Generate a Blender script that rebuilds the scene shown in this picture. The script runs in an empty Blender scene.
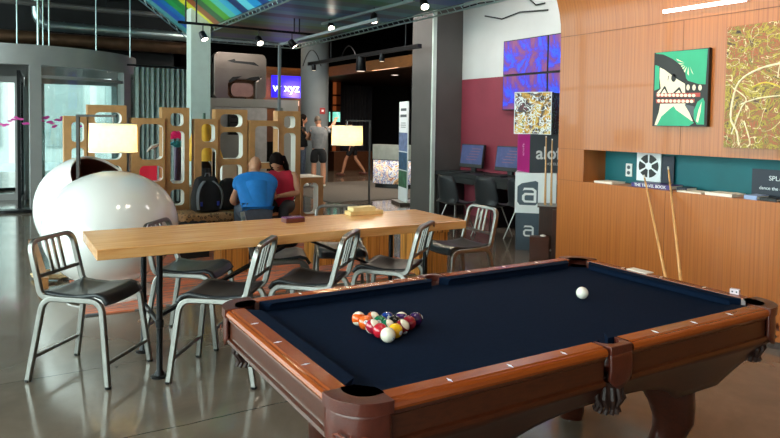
import bpy, bmesh, math, random
from mathutils import Vector, Matrix, Euler, Quaternion
PI=math.pi
sc=bpy.context.scene
COL=sc.collection
random.seed(4)
# ---------------------------------------------------------------- helpers
def lin(h):
    h=h.lstrip('#'); v=[int(h[i:i+2],16)/255 for i in (0,2,4)]
    return tuple([(c/12.92 if c<=.04045 else ((c+.055)/1.055)**2.4) for c in v]+[1.0])
def V(*a): return Vector(a)
class MB:
    """collects shapes that become ONE mesh"""
    def __init__(s): s.bm=bmesh.new(); s.mi=0
    def _mi(s,fs):
        for f in fs: f.material_index=s.mi
    def box(s,x0,x1,y0,y1,z0,z1,M=None):
        vs=[s.bm.verts.new((x,y,z)) for x in (x0,x1) for y in (y0,y1) for z in (z0,z1)]
        if M is not None:
            for v in vs: v.co=M@v.co
        fs=[s.bm.faces.new([vs[i] for i in q]) for q in ((0,1,3,2),(4,6,7,5),(0,4,5,1),(2,3,7,6),(0,2,6,4),(1,5,7,3))]
        s._mi(fs); return s
    def prism(s,poly,z0,z1,M=None):
        """polygon in xy extruded z0..z1 (through matrix M)"""
        n=len(poly)
        a=[s.bm.verts.new((p[0],p[1],z0)) for p in poly]; b=[s.bm.verts.new((p[0],p[1],z1)) for p in poly]
        if M is not None:
            for v in a+b: v.co=M@v.co
        fs=[s.bm.faces.new(a[::-1]),s.bm.faces.new(b)]
        for i in range(n): fs.append(s.bm.faces.new((a[i],a[(i+1)%n],b[(i+1)%n],b[i])))
        s._mi(fs); return s
    def lathe(s,prof,M=None,n=24,a0=0,a1=2*PI,cap=True):
        full=abs(a1-a0-2*PI)<1e-6; m=n if full else n+1
        rings=[]
        for r,z in prof:
            rg=[]
            for i in range(m):
                a=a0+(a1-a0)*i/n
                v=s.bm.verts.new((r*math.cos(a),r*math.sin(a),z))
                if M is not None: v.co=M@v.co
                rg.append(v)
            rings.append(rg)
        fs=[]
        for k in range(len(rings)-1):
            for i in range(n):
                j=(i+1)%m
                fs.append(s.bm.faces.new((rings[k][i],rings[k][j],rings[k+1][j],rings[k+1][i])))
        if cap and full:
            if prof[0][0]>1e-5: fs.append(s.bm.faces.new(rings[0][::-1]))
            if prof[-1][0]>1e-5: fs.append(s.bm.faces.new(rings[-1]))
        s._mi(fs); return s
    def tube(s,pts,r,n=8,closed=False,sq=None):
        """swept tube; r number or list; sq=(w,h) gives a rectangular section"""
        pts=[Vector(p) for p in pts]; N=len(pts)
        rs=r if isinstance(r,(list,tuple)) else [r]*N
        T=[]
        for i in range(N):
            if closed: t=pts[(i+1)%N]-pts[i-1]
            else: t=pts[min(i+1,N-1)]-pts[max(i-1,0)]
            T.append(t.normalized())
        up=Vector((0,0,1)) if abs(T[0].z)<.9 else Vector((1,0,0))
        nrm=(up-T[0]*up.dot(T[0])).normalized()
        rings=[]
        for i in range(N):
            if i>0:
                q=T[i-1].rotation_difference(T[i]); nrm=q@nrm
                nrm=(nrm-T[i]*nrm.dot(T[i])).normalized()
            b=T[i].cross(nrm); rg=[]
            if sq:
                for (a,c) in ((-1,-1),(1,-1),(1,1),(-1,1)): rg.append(s.bm.verts.new(pts[i]+nrm*(a*sq[1]/2)+b*(c*sq[0]/2)))
            else:
                for k in range(n):
                    a=2*PI*k/n; rg.append(s.bm.verts.new(pts[i]+(nrm*math.cos(a)+b*math.sin(a))*rs[i]))
            rings.append(rg)
        m=len(rings[0]); fs=[]
        for i in range(N if closed else N-1):
            A=rings[i];B=rings[(i+1)%N]
            for k in range(m): fs.append(s.bm.faces.new((A[k],A[(k+1)%m],B[(k+1)%m],B[k])))
        if not closed:
            fs.append(s.bm.faces.new(rings[0][::-1])); fs.append(s.bm.faces.new(rings[-1]))
        s._mi(fs); return s
    def ell(s,c,rx,ry,rz,M=None,u=16,v=10):
        prof=[(max(math.sin(PI*i/v),1e-4),-math.cos(PI*i/v)) for i in range(v+1)]
        T=Matrix.Translation(c)@Matrix.Diagonal((rx,ry,rz,1))
        if M is not None: T=M@T
        return s.lathe(prof,T,u,cap=False)
    def grid(s,fn,nu,nv,closed_u=False):
        g=[[s.bm.verts.new(fn(i/nu,j/nv)) for j in range(nv+1)] for i in range(nu if closed_u else nu+1)]
        fs=[]
        for i in range(nu):
            for j in range(nv):
                ii=(i+1)%nu if closed_u else i+1
                fs.append(s.bm.faces.new((g[i][j],g[ii][j],g[ii][j+1],g[i][j+1])))
        s._mi(fs); return s
    def build(s,name,m,parent=None,smooth=False,bevel=0,loc=None,rot=None,solid=0,seg=2):
        bmesh.ops.remove_doubles(s.bm,verts=s.bm.verts,dist=1e-6)
        bmesh.ops.recalc_face_normals(s.bm,faces=s.bm.faces)
        me=bpy.data.meshes.new(name); s.bm.to_mesh(me); s.bm.free()
        for x in (m if isinstance(m,(list,tuple)) else [m]): me.materials.append(x)
        o=bpy.data.objects.new(name,me); COL.objects.link(o)
        if smooth:
            for p in me.polygons: p.use_smooth=True
            try: me.set_sharp_from_angle(angle=math.radians(smooth if smooth is not True else 40))
            except Exception: pass
        if loc is not None: o.location=loc
        if rot is not None: o.rotation_euler=(0,0,rot)
        if solid:
            md=o.modifiers.new('s','SOLIDIFY'); md.thickness=solid; md.offset=0
        if bevel:
            md=o.modifiers.new('b','BEVEL'); md.width=bevel; md.segments=seg; md.limit_method='ANGLE'; md.angle_limit=math.radians(40); md.harden_normals=False
        if parent is not None: o.parent=parent
        return o
def tag(o,label=None,cat=None,group=None,kind=None):
    if label: o['label']=label
    if cat: o['category']=cat
    if group: o['group']=group
    if kind: o['kind']=kind
    return o
def thing(name,label,cat,loc=(0,0,0),rz=0,group=None,kind=None):
    o=bpy.data.objects.new(name,None); COL.objects.link(o); o.empty_display_size=.1
    o.location=loc; o.rotation_euler=(0,0,rz)
    return tag(o,label,cat,group,kind)
def dup(root,label=None,loc=None,rz=None):
    def cp(o,par):
        c=o.copy(); COL.objects.link(c); c.parent=par
        for ch in list(o.children): cp(ch,c)
        return c
    r=cp(root,None)
    if label: r['label']=label
    if loc is not None: r.location=loc
    if rz is not None: r.rotation_euler=(0,0,rz)
    return r
def struct(name,mb,m,parent=None,**k):
    o=mb.build(name,m,parent,**k); o['kind']='structure'; return o
def Bx(*a): return MB().box(*a)
def rrect(w,h,r,n=5,cx=0,cy=0):
    p=[]
    for sx,sy,a in ((1,1,0),(-1,1,90),(-1,-1,180),(1,-1,270)):
        for i in range(n+1):
            t=math.radians(a+90*i/n); p.append((cx+sx*(w/2-r)+r*math.cos(t),cy+sy*(h/2-r)+r*math.sin(t)))
    return p
def bez(p0,p1,p2,n=6):
    p0,p1,p2=map(Vector,(p0,p1,p2))
    return [(1-t)**2*p0+2*t*(1-t)*p1+t*t*p2 for t in [i/n for i in range(n+1)]]
def fillet(pts,r,n=5):
    pts=[Vector(p) for p in pts]; out=[pts[0]]
    for i in range(1,len(pts)-1):
        a,b,c=pts[i-1],pts[i],pts[i+1]
        rr=min(r,(a-b).length*.49,(c-b).length*.49)
        out+=bez(b+(a-b).normalized()*rr,b,b+(c-b).normalized()*rr,n)
    return out+[pts[-1]]
# ---------------------------------------------------------------- materials
class NT:
    def __init__(s,name):
        s.m=bpy.data.materials.new(name); s.m.use_nodes=True; s.t=s.m.node_tree; s.n=s.t.nodes; s.l=s.t.links
        s.b=s.n['Principled BSDF']; s.out=s.n['Material Output']
    def add(s,typ,**k):
        n=s.n.new(typ)
        for a,b in k.items():
            if hasattr(n,a) and a not in ('Scale',): setattr(n,a,b)
            elif a in n.inputs: n.inputs[a].default_value=b
            else: n.inputs[a.replace('_',' ')].default_value=b
        return n
    def link(s,a,b): s.l.new(a,b)
    def coord(s,scale=(1,1,1),kind='Object',loc=(0,0,0),rot=(0,0,0)):
        c=s.add('ShaderNodeTexCoord'); mp=s.add('ShaderNodeMapping'); mp.inputs['Scale'].default_value=scale; mp.inputs['Location'].default_value=loc; mp.inputs['Rotation'].default_value=rot
        s.link(c.outputs[kind],mp.inputs[0]); return mp.outputs[0]
    def ramp(s,fac,stops,interp='LINEAR'):
        r=s.add('ShaderNodeValToRGB'); r.color_ramp.interpolation=interp; e=r.color_ramp.elements
        while len(e)<len(stops): e.new(.5)
        for i,(p,c) in enumerate(stops): e[i].position=p; e[i].color=c if not isinstance(c,str) else lin(c)
        s.link(fac,r.inputs[0]); return r.outputs[0]
    def noise(s,co,scale=5,detail=3,rough=.5,dist=0):
        n=s.add('ShaderNodeTexNoise'); n.inputs['Scale'].default_value=scale; n.inputs['Detail'].default_value=detail; n.inputs['Roughness'].default_value=rough; n.inputs['Distortion'].default_value=dist
        s.link(co,n.inputs['Vector']); return n.outputs[0]
    def bump(s,h,strength=.2,dist=.01):
        b=s.add('ShaderNodeBump'); b.inputs['Strength'].default_value=strength; b.inputs['Distance'].default_value=dist
        s.link(h,b.inputs['Height']); s.link(b.outputs[0],s.b.inputs['Normal'])
def P(name,c,rough=.5,metal=0,var=.12,scale=8,coat=0,bump=0,spec=.5,emit=None,es=0,sheen=0,trans=0):
    t=NT(name); c=lin(c) if isinstance(c,str) else c
    co=t.coord()
    f=t.noise(co,scale,3)
    a=tuple([x*(1-var) for x in c[:3]]+[1]); b=tuple([min(1,x*(1+var)) for x in c[:3]]+[1])
    t.link(t.ramp(f,[(.3,a),(.7,b)]),t.b.inputs['Base Color'])
    t.b.inputs['Roughness'].default_value=rough; t.b.inputs['Metallic'].default_value=metal
    t.b.inputs['Coat Weight'].default_value=coat; t.b.inputs['Specular IOR Level'].default_value=spec
    t.b.inputs['Coat Roughness'].default_value=.08
    if sheen: t.b.inputs['Sheen Weight'].default_value=sheen
    if trans: t.b.inputs['Transmission Weight'].default_value=trans
    if emit: t.b.inputs['Emission Color'].default_value=lin(emit); t.b.inputs['Emission Strength'].default_value=es
    if bump: t.bump(t.noise(co,scale*6,4),bump)
    return t.m
def woodmat(name,stops,scale=(1,1,1),rough=.4,coat=0,kind='Object',grain=10,bump=.05):
    t=NT(name); co=t.coord(scale,kind)
    f=t.noise(co,grain,5,.6,.4)
    t.link(t.ramp(f,stops),t.b.inputs['Base Color'])
    t.b.inputs['Roughness'].default_value=rough; t.b.inputs['Coat Weight'].default_value=coat; t.b.inputs['Coat Roughness'].default_value=.12
    t.bump(f,bump,.002); return t.m
def glassmat(name,tint='#d8eef0',gl=.12,rough=.03):
    t=NT(name); tr=t.add('ShaderNodeBsdfTransparent'); tr.inputs[0].default_value=lin(tint)
    g=t.add('ShaderNodeBsdfGlossy'); g.inputs['Roughness'].default_value=rough
    mx=t.add('ShaderNodeMixShader'); mx.inputs[0].default_value=gl
    t.link(tr.outputs[0],mx.inputs[1]); t.link(g.outputs[0],mx.inputs[2]); t.link(mx.outputs[0],t.out.inputs[0]); return t.m
def E_(name,c,s):
    return P(name,'#101010',.4,emit=c,es=s,var=0)
M={}
M['silver']=P('brushed_aluminium','#8d8b87',.32,1,.05,40)
M['steel']=P('dark_steel','#1c1c1e',.38,.7,.2,20)
M['black']=P('black_plastic','#0d0e10',.45,0,.2)
M['seatblack']=P('seat_pad_black','#23262a',.33,0,.15,20,bump=.03)
M['eggwhite']=P('white_fiberglass','#f1efec',.16,0,.02,3,coat=.6)
M['eggbrown']=P('brown_leather_lining','#4a2414',.5,0,.2,12)
M['white']=P('white_paint','#e9e8e4',.5,0,.03)
M['mint']=P('pale_column_paint','#b9c6bf',.6,0,.05)
M['greycol']=P('grey_concrete_paint','#6d7476',.6,0,.1,2)
M['darkgrey']=P('dark_grey_paint','#4a4745',.6,0,.1,2)
M['fascia']=P('grey_metal_cladding','#8d8b8a',.45,.1,.05,4)
M['blackwall']=P('black_ceiling_paint','#0e0e10',.8,0,.3)
M['ceil']=P('black_exposed_ceiling','#121315',.85,0,.4,1)
M['duct']=P('galvanised_duct','#a9bcbc',.3,.9,.12,5)
M['copper']=P('bronze_duct','#70543f',.4,.7,.3,5)
M['teal']=P('teal_niche_paint','#05636b',.6,0,.12,3)
M['maroon']=P('maroon_wall_paint','#7c2b3a',.65,0,.08,2)
M['offwhite']=P('white_wall_paint','#b9bab8',.7,0,.05,2)
M['navy']=P('navy_card','#152033',.5,0,.1)
M['divider']=P('tan_mdf','#bb8a58',.55,0,.1,12)
M['divedge']=P('white_edge_lining','#f2efe6',.4,0,.03)
M['chalkcloth']=P('navy_table_cloth','#0d1a2e',.9,0,.12,60,spec=.05)
M['leather']=P('oxblood_leather','#542217',.32,0,.2,30,coat=.2,bump=.1)
M['darkleather']=P('dark_leather_thong','#2a130d',.6,0,.2,30)
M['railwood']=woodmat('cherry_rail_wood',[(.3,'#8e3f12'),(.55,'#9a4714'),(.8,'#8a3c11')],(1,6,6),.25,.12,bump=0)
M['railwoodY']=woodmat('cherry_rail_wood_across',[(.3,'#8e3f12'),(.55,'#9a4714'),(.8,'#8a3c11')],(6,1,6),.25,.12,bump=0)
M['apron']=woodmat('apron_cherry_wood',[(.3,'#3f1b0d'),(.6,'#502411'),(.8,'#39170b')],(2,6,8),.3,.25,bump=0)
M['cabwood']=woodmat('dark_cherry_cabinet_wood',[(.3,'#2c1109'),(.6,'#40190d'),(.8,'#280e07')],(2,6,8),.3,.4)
M['tabletop']=woodmat('oak_butcher_block',[(.25,'#bc7a40'),(.5,'#dfa062'),(.75,'#eab67a')],(.7,9,9),.26,.25,grain=3)
M['brownwood']=woodmat('dark_brown_wood',[(.3,'#24120b'),(.7,'#3a2013')],(4,4,1),.35,.3)
M['whitebead']=P('pearl_inlay','#ece6dc',.3)
M['cue']=P('maple_cue','#c99a63',.3,0,.1,20,coat=.3)
M['skin']=P('skin','#c08a6c',.5,0,.06,10)
M['hair']=P('dark_hair','#140c09',.85,0,.3,60,spec=.12)
M['greyhair']=P('grey_hair','#5a4c40',.6,0,.3,60)
M['blueshirt']=P('blue_polo_fabric','#1277c8',.75,0,.08,15)
M['redshirt']=P('red_top_fabric','#c0203f',.75,0,.1,15)
M['greyshirt']=P('grey_tee_fabric','#6d6f70',.8,0,.12,15)
M['darkcloth']=P('dark_fabric','#15161a',.8,0,.2,15)
M['jeans']=P('grey_blue_denim','#4b5666',.8,0,.15,20)
M['shoe']=P('white_shoe','#dcdcd8',.6)
M['paper']=P('paper','#e8e2d6',.7,0,.05)
M['pink']=P('pink_card','#ff3a5e',.5,0,.05,emit='#ff3a5e',es=.15)
M['magenta']=P('magenta_print','#b01a78',.5,0,.05)
M['slate']=P('slate_print','#4d545b',.5,0,.05)
M['slate2']=P('slate_blue_print','#465562',.5,0,.05)
M['whiteprint']=P('white_print','#eef2f4',.5,0,.02)
M['glass']=glassmat('door_glass','#e4f0ef',.08)
M['carpet']=P('grey_carpet','#565049',.9,0,.15,30,bump=.3)
M['exterior']=P('pale_facade','#cfd6d3',.6,0,.08,1)
M['extdark']=P('facade_window','#a5b2b0',.2,0,.1,2)
M['street']=P('street_paving','#b6c2c4',.7,0,.1,2)
M['straw']=P('straw_rope','#c9ad82',.8,0,.2,20)
M['purple']=P('purple_book_cover','#3a2a70',.4)
M['lampmetal']=P('bronze_lamp_metal','#26211e',.5,.2,.1)
M['greenleaf']=P('green_paint','#26a57c',.5,0,.1,5)
M['cream']=P('cream_paint','#efe3c8',.5,0,.04,5)
M['blackpaint']=P('black_art_paint','#141414',.5,0,.1,5)
M['redpaint']=P('red_art_paint','#b8433a',.5)
M['yellow']=P('yellow_fabric','#e8b02c',.6)
M['cyanpaint']=P('turquoise_petal','#39a8b8',.5)
M['silverpanel']=P('brushed_silver_panel','#8f857d',.28,.8,.1,3)
M['neonframe']=P('sign_back_blue','#1a12a0',.4,emit='#2010e8',es=1.3)
M['neonwhite']=E_('sign_letters_white','#d8e4ff',3)
M['lampglow']=E_('lamp_lens_glow','#fff0dc',14)
M['tube']=E_('linear_lamp_glow','#fff2ea',5)
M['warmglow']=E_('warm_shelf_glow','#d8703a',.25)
M['soffit']=woodmat('lit_wood_soffit',[(.3,'#6b4526'),(.7,'#8a5c34')],(.5,.5,6),.4)
M['curtaindark']=P('dark_curtain','#20242e',.8,0,.2)

# wood wall veneer: fine vertical ribs plus joints
def wallwood():
    t=NT('orange_wood_veneer'); co=t.coord((1,1,1))
    g=t.noise(t.coord((3,26,.35)),3,5,.6,.3)
    base=t.ramp(g,[(.25,'#96501a'),(.5,'#a96124'),(.8,'#b46c2b')])
    w=t.add('ShaderNodeTexWave'); w.wave_type='BANDS'; w.bands_direction='Y'; w.inputs['Scale'].default_value=9.2; w.inputs['Distortion'].default_value=.0
    t.link(co,w.inputs['Vector'])
    wr=t.ramp(w.outputs[1],[(.0,(.72,.72,.72,1)),(.25,(1,1,1,1)),(1,(1,1,1,1))])
    mx=t.add('ShaderNodeMixRGB'); mx.blend_type='MULTIPLY'; mx.inputs[0].default_value=.6
    t.link(base,mx.inputs[1]); t.link(wr,mx.inputs[2]); t.link(mx.outputs[0],t.b.inputs['Base Color'])
    t.b.inputs['Roughness'].default_value=.38; t.b.inputs['Coat Weight'].default_value=.15
    return t.m
M['wallwood']=wallwood()
# polished concrete floor
def floormat():
    t=NT('polished_concrete'); co=t.coord((1,1,1))
    n=t.noise(co,1.3,6,.6,.5)
    base=t.ramp(n,[(.25,'#51483f'),(.5,'#665b50'),(.75,'#7a6d60')])
    n2=t.noise(co,3,3)
    # saw joints: two lines across the slab
    sx=t.add('ShaderNodeSeparateXYZ'); t.link(co,sx.inputs[0])
    wob=t.add('ShaderNodeMath',operation='MULTIPLY_ADD'); wob.inputs[1].default_value=.05; wob.inputs[2].default_value=-.025; t.link(t.noise(co,2.2,2),wob.inputs[0])
    tot=None
    for y0,w in ((1.67,.0045),(2.70,.0022),(6.2,.003)):
        a=t.add('ShaderNodeMath',operation='SUBTRACT'); t.link(sx.outputs[1],a.inputs[0]); a.inputs[1].default_value=y0
        a2=t.add('ShaderNodeMath',operation='ADD'); t.link(a.outputs[0],a2.inputs[0]); t.link(wob.outputs[0],a2.inputs[1])
        b=t.add('ShaderNodeMath',operation='ABSOLUTE'); t.link(a2.outputs[0],b.inputs[0])
        c=t.add('ShaderNodeMath',operation='LESS_THAN'); t.link(b.outputs[0],c.inputs[0]); c.inputs[1].default_value=w
        if tot is None: tot=c
        else:
            d=t.add('ShaderNodeMath',operation='MAXIMUM'); t.link(tot.outputs[0],d.inputs[0]); t.link(c.outputs[0],d.inputs[1]); tot=d
    mx=t.add('ShaderNodeMixRGB'); t.link(tot.outputs[0],mx.inputs[0]); t.link(base,mx.inputs[1]); mx.inputs[2].default_value=lin('#2a2724')
    t.link(mx.outputs[0],t.b.inputs['Base Color'])
    t.link(t.ramp(n2,[(.3,(.10,.10,.10,1)),(.7,(.2,.2,.2,1))]),t.b.inputs['Roughness'])
    t.b.inputs['Specular IOR Level'].default_value=.5
    t.b.inputs['Coat Weight'].default_value=.25; t.b.inputs['Coat Roughness'].default_value=.06
    return t.m
M['floor']=floormat()
def rugmat():
    t=NT('striped_rug'); co=t.coord((1,1,1),rot=(0,0,.45))
    w=t.noise(t.coord((1.2,18,1),rot=(0,0,.25)),1.6,2,.5,.2)
    t.link(t.ramp(w,[(.0,'#50545a'),(.38,'#747270'),(.42,'#d0704a'),(.50,'#dc7c54'),(.54,'#7a7472'),(.60,'#d4744c'),(.66,'#5a5c60')],'CONSTANT'),t.b.inputs['Base Color'])
    t.b.inputs['Roughness'].default_value=.9; return t.m
M['rug']=rugmat()
def leopard():
    t=NT('leopard_print'); v=t.add('ShaderNodeTexVoronoi'); v.inputs['Scale'].default_value=22; t.link(t.coord((1,1,1)),v.inputs['Vector'])
    t.link(t.ramp(v.outputs['Distance'],[(0,'#c9a27a'),(.3,'#2a1a10'),(.45,'#b08a60'),(.7,'#a67f58')]),t.b.inputs['Base Color']); t.b.inputs['Roughness'].default_value=.7; return t.m
M['leopard']=leopard()
def splatter(name,stops,sc_=6,lines=True,line='#f2ead2',lw=.03,emit=0,dist=2.5,lsc=3.0,kind='Object'):
    t=NT(name); co=t.coord((1,1,1),kind)
    n=t.noise(co,sc_,6,.7,dist); base=t.ramp(n,stops)
    if lines:
        v=t.noise(t.coord((1,1,1),kind,loc=(3,1,2)),lsc,2,.5,1.5)
        a=t.add('ShaderNodeMath',operation='SUBTRACT'); a.inputs[1].default_value=.5; t.link(v,a.inputs[0])
        b=t.add('ShaderNodeMath',operation='ABSOLUTE'); t.link(a.outputs[0],b.inputs[0])
        c=t.add('ShaderNodeMath',operation='LESS_THAN'); c.inputs[1].default_value=lw; t.link(b.outputs[0],c.inputs[0])
        mx=t.add('ShaderNodeMixRGB'); t.link(c.outputs[0],mx.inputs[0]); t.link(base,mx.inputs[1]); mx.inputs[2].default_value=lin(line); base=mx.outputs[0]
    t.link(base,t.b.inputs['Base Color']); t.b.inputs['Roughness'].default_value=.5
    if emit: t.link(base,t.b.inputs['Emission Color']); t.b.inputs['Emission Strength'].default_value=emit
    return t.m
M['splat']=splatter('splatter_painting',[(.30,'#241a14'),(.38,'#55331f'),(.42,'#8a7a20'),(.455,'#b8a82c'),(.48,'#6a4024'),(.51,'#8a6a34'),(.54,'#b0442a'),(.57,'#4f5a22'),(.60,'#a08a30'),(.66,'#2e2018')],9,True,'#e0d0a0',.006,0,1.2,6)
M['tvscreen']=splatter('video_wall_image',[(.30,'#101c90'),(.38,'#1e48e0'),(.44,'#3228a0'),(.52,'#5a2a68'),(.60,'#6e3a50'),(.70,'#2a20a0')],1.7,False,emit=.75,dist=2.2)
M['cubeart']=splatter('doodle_print',[(.34,'#7a1430'),(.44,'#20262e'),(.5,'#d89a28'),(.56,'#e8c860'),(.6,'#20262e'),(.7,'#7a1430')],3.2,True,'#f0f0ee',.03,0,.6,9)
M['cubeart2']=splatter('doodle_print_teal',[(.34,'#104a58'),(.5,'#0e3040'),(.6,'#2a8048'),(.7,'#0e3a50')],3,True,'#6ad0d8',.02,0,.6,8)
M['deskart']=splatter('mosaic_print',[(.3,'#2a2a50'),(.4,'#d0a060'),(.46,'#f0f0f0'),(.52,'#3a4a90'),(.58,'#f8e0c0'),(.66,'#a04a30')],5,False,emit=.5,dist=1)
M['monitor']=splatter('monitor_image',[(.3,'#2a3562'),(.5,'#35406e'),(.6,'#4a4a78'),(.7,'#5a4a7a')],3,False,emit=.12,dist=.5)
M['bannerart']=P('banner_photo_print','#4a6a7a',.5,0,.5,8)
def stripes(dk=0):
    t=NT('rainbow_stripe_panel'+('_shaded' if dk else '')); co=t.coord((1,1,1)); sx=t.add('ShaderNodeSeparateXYZ'); t.link(co,sx.inputs[0])
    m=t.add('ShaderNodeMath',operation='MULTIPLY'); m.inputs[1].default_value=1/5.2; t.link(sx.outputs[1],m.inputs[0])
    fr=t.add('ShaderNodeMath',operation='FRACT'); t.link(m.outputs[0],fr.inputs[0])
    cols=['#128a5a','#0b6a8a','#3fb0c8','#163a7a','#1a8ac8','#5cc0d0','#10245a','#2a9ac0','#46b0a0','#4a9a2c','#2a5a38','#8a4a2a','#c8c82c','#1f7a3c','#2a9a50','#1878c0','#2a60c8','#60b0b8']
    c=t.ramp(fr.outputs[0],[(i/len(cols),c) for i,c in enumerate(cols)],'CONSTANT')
    if dk:  # shade mixed into the stripe colours for the dim flat panel
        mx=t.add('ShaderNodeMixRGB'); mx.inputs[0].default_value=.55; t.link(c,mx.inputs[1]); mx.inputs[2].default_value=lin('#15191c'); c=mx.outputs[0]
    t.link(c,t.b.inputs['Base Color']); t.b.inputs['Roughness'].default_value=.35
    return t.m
M['stripes']=stripes(); M['stripes_shaded']=stripes(1)
def shademat():
    t=NT('drum_shade_fabric'); t.b.inputs['Base Color'].default_value=lin('#efe4c4'); t.b.inputs['Roughness'].default_value=.8
    n=t.noise(t.coord((1,1,1)),30,2); t.link(t.ramp(n,[(.3,'#e8dcb8'),(.7,'#f4ead0')]),t.b.inputs['Base Color'])
    tl=t.add('ShaderNodeBsdfTranslucent'); tl.inputs[0].default_value=lin('#ffe2a0')
    mx=t.add('ShaderNodeMixShader'); mx.inputs[0].default_value=.6
    t.link(t.b.outputs[0],mx.inputs[1]); t.link(tl.outputs[0],mx.inputs[2]); t.link(mx.outputs[0],t.out.inputs[0]); return t.m
M['shade']=shademat()
def curtainmat():
    t=NT('grey_green_curtain'); t.link(t.ramp(t.noise(t.coord((1,1,1)),12,3),[(.3,'#76827f'),(.7,'#8b9693')]),t.b.inputs['Base Color']); t.b.inputs['Roughness'].default_value=.7
    return t.m
M['curtain']=curtainmat()

# ---------------------------------------------------------------- camera
F=651.6843; CX,CY=390.0,150.461
yaw,pitch,roll=0.5428729633613997,0.041206137534533845,0.014519466118090843
CAM=V(-0.93026,-1.65996,1.55134)
fw=V(math.sin(yaw)*math.cos(pitch),math.cos(yaw)*math.cos(pitch),-math.sin(pitch))
r0=V(math.cos(yaw),-math.sin(yaw),0); u0=r0.cross(fw)
rt=r0*math.cos(roll)+u0*math.sin(roll); up=u0*math.cos(roll)-r0*math.sin(roll)
cd=bpy.data.cameras.new('camera'); cam=bpy.data.objects.new('camera',cd); COL.objects.link(cam); sc.camera=cam
R3=Matrix((rt,up,-fw)).transposed(); cam.matrix_world=Matrix.Translation(CAM)@R3.to_4x4()
cd.sensor_width=36; cd.lens=F/780*36; cd.shift_y=-(219-CY)/780; cd.clip_start=.05; cd.clip_end=200
def ray(x,y): return fw*F+rt*(x-CX)-up*(y-CY)
def FL(x,y,z=0):
    d=ray(x,y); return CAM+d*((z-CAM.z)/d.z)
def PX(x,y,X):
    d=ray(x,y); return CAM+d*((X-CAM.x)/d.x)
def PY(x,y,Y):
    d=ray(x,y); return CAM+d*((Y-CAM.y)/d.y)

# ---------------------------------------------------------------- room shell
H=4.6; XW=3.77
struct('floor',Bx(-5.2,13,-5,20.2,-.1,0),M['floor'])
struct('ceiling',Bx(-5.2,13,-5,20.2,H,H+.1),M['ceil'])
struct('wall_back',Bx(2.45,13,20.0,20.2,0,H),M['blackwall'])
struct('wall_front',Bx(-5.2,13,-5.1,-5,0,H),M['darkgrey'])
struct('wall_east',Bx(12.9,13,-5,20.2,0,H),M['blackwall'])
# upper bulkhead above the entrance and solid piece behind the curtain
b=MB(); b.box(-5.2,2.6,13.3,13.5,2.75,H); b.box(2.45,2.6,13.3,20.2,0,H); b.box(1.45,2.6,13.3,13.5,0,2.75)
struct('wall_entrance',b,M['blackwall'])
# left glazed wall with mullions
b=MB()
b.box(-5.2,-5.05,-5,13.5,0,.35); b.box(-5.2,-5.05,-5,13.5,4.2,H)
for k in range(8): y=-5+k*2.64; b.box(-5.2,-5.05,y-.05 if k else y,y+.05,.35,4.2)
b.box(-5.17,-5.08,-5,13.5,2.55,2.63)
struct('window_1',b,M['fascia'])
struct('window_2',Bx(-5.14,-5.12,-5,13.5,.35,4.2),M['glass'])
# wood wall with niche and cove
zN0,zN1=1.033,1.334; yL=2.945; yN1=2.62; yF=-5.0; yN0=-1.2; DN=.30
T=.45
def cove(off=0.):
    pts=[]; R=.9
    for i in range(13):
        a=PI/2*i/12; pts.append((XW-R*(1-math.cos(a)),2.413+R*math.sin(a)))
    return pts
b=MB()
b.box(XW,XW+T,yF,yL,0,zN0)             # below the niche
b.box(XW,XW+T,yF,yL,zN1,2.41)
b.box(XW,XW+T,yN1,yL,zN0,zN1); b.box(XW,XW+T,yF,yN0,zN0,zN1)
struct('wall_right',b,M['wallwood'])
# joints as thin recess strips
cv=cove(); back=[(x+.06 if i<12 else x,z+.06 if i>0 else z) for i,(x,z) in enumerate(cv)]
poly=cv+[(cv[-1][0],cv[-1][1]+.08)]+[(XW+T,cv[-1][1]+.08),(XW+T,2.414)]
b=MB(); Mc=Matrix(((1,0,0,0),(0,0,1,0),(0,1,0,0),(0,0,0,1)))
b.prism(poly,yF,yL,Mc)
struct('trim_1',b,M['wallwood'],smooth=30)
M['joint']=P('dark_joint','#6a3a18',.6)
b=MB()
b.box(XW-.0015,XW+.001,yF,yL,2.408,2.414)
for y in (1.62,-.4): b.box(XW-.0015,XW+.001,y-.002,y+.002,zN1,2.41); b.box(XW-.0015,XW+.001,y+.12-.002,y+.12+.002,0,zN0)
b.box(XW-.0015,XW+.001,yN1,yL,zN0-.002,zN0+.001); b.box(XW-.0015,XW+.001,yN1,yL,zN1-.001,zN1+.002)
for y in (1.08,):
    for i in range(5):
        (x0,z0),(x1,z1)=cv[i],cv[i+1]
struct('trim_2',b,M['joint'])
struct('trim_3',Bx(XW+DN,XW+DN+.01,yN0,yN1,zN0,zN1),M['teal'])
struct('baseboard_right',Bx(XW-.004,XW,yF,yL,0,.05),M['brownwood'])
# linear lamp on the cove
t=thing('linear_lamp','slim white linear lamp fixed across the wooden cove above the paintings','lamp',(0,0,0))
b=MB(); b.tube([(3.72,1.775,2.492),(3.72,1.09,2.486)],.1,sq=(.014,.028)); b.build('diffuser',M['tube'],t)
b=MB(); b.tube([(3.742,1.79,2.50),(3.742,1.08,2.494)],.1,sq=(.03,.02)); b.build('housing',M['white'],t)

# TV wall : white above, maroon below
XT=6.05
b=MB(); b.box(XT,XT+.15,-3,7.5,2.335,H); struct('wall_screens',b,M['offwhite'])
struct('wall_maroon',Bx(XT-.002,XT+.15,-3,7.5,0,2.335),M['maroon'])
# dark partition beside it
yp=PX(411,150,5.42).y
struct('wall_partition',Bx(5.42,XT+.15,7.5,yp,0,H),M['darkgrey'])
struct('trim_4',Bx(5.40,5.47,7.46,7.5,0,H),M['mint'])
M_W=None
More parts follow.
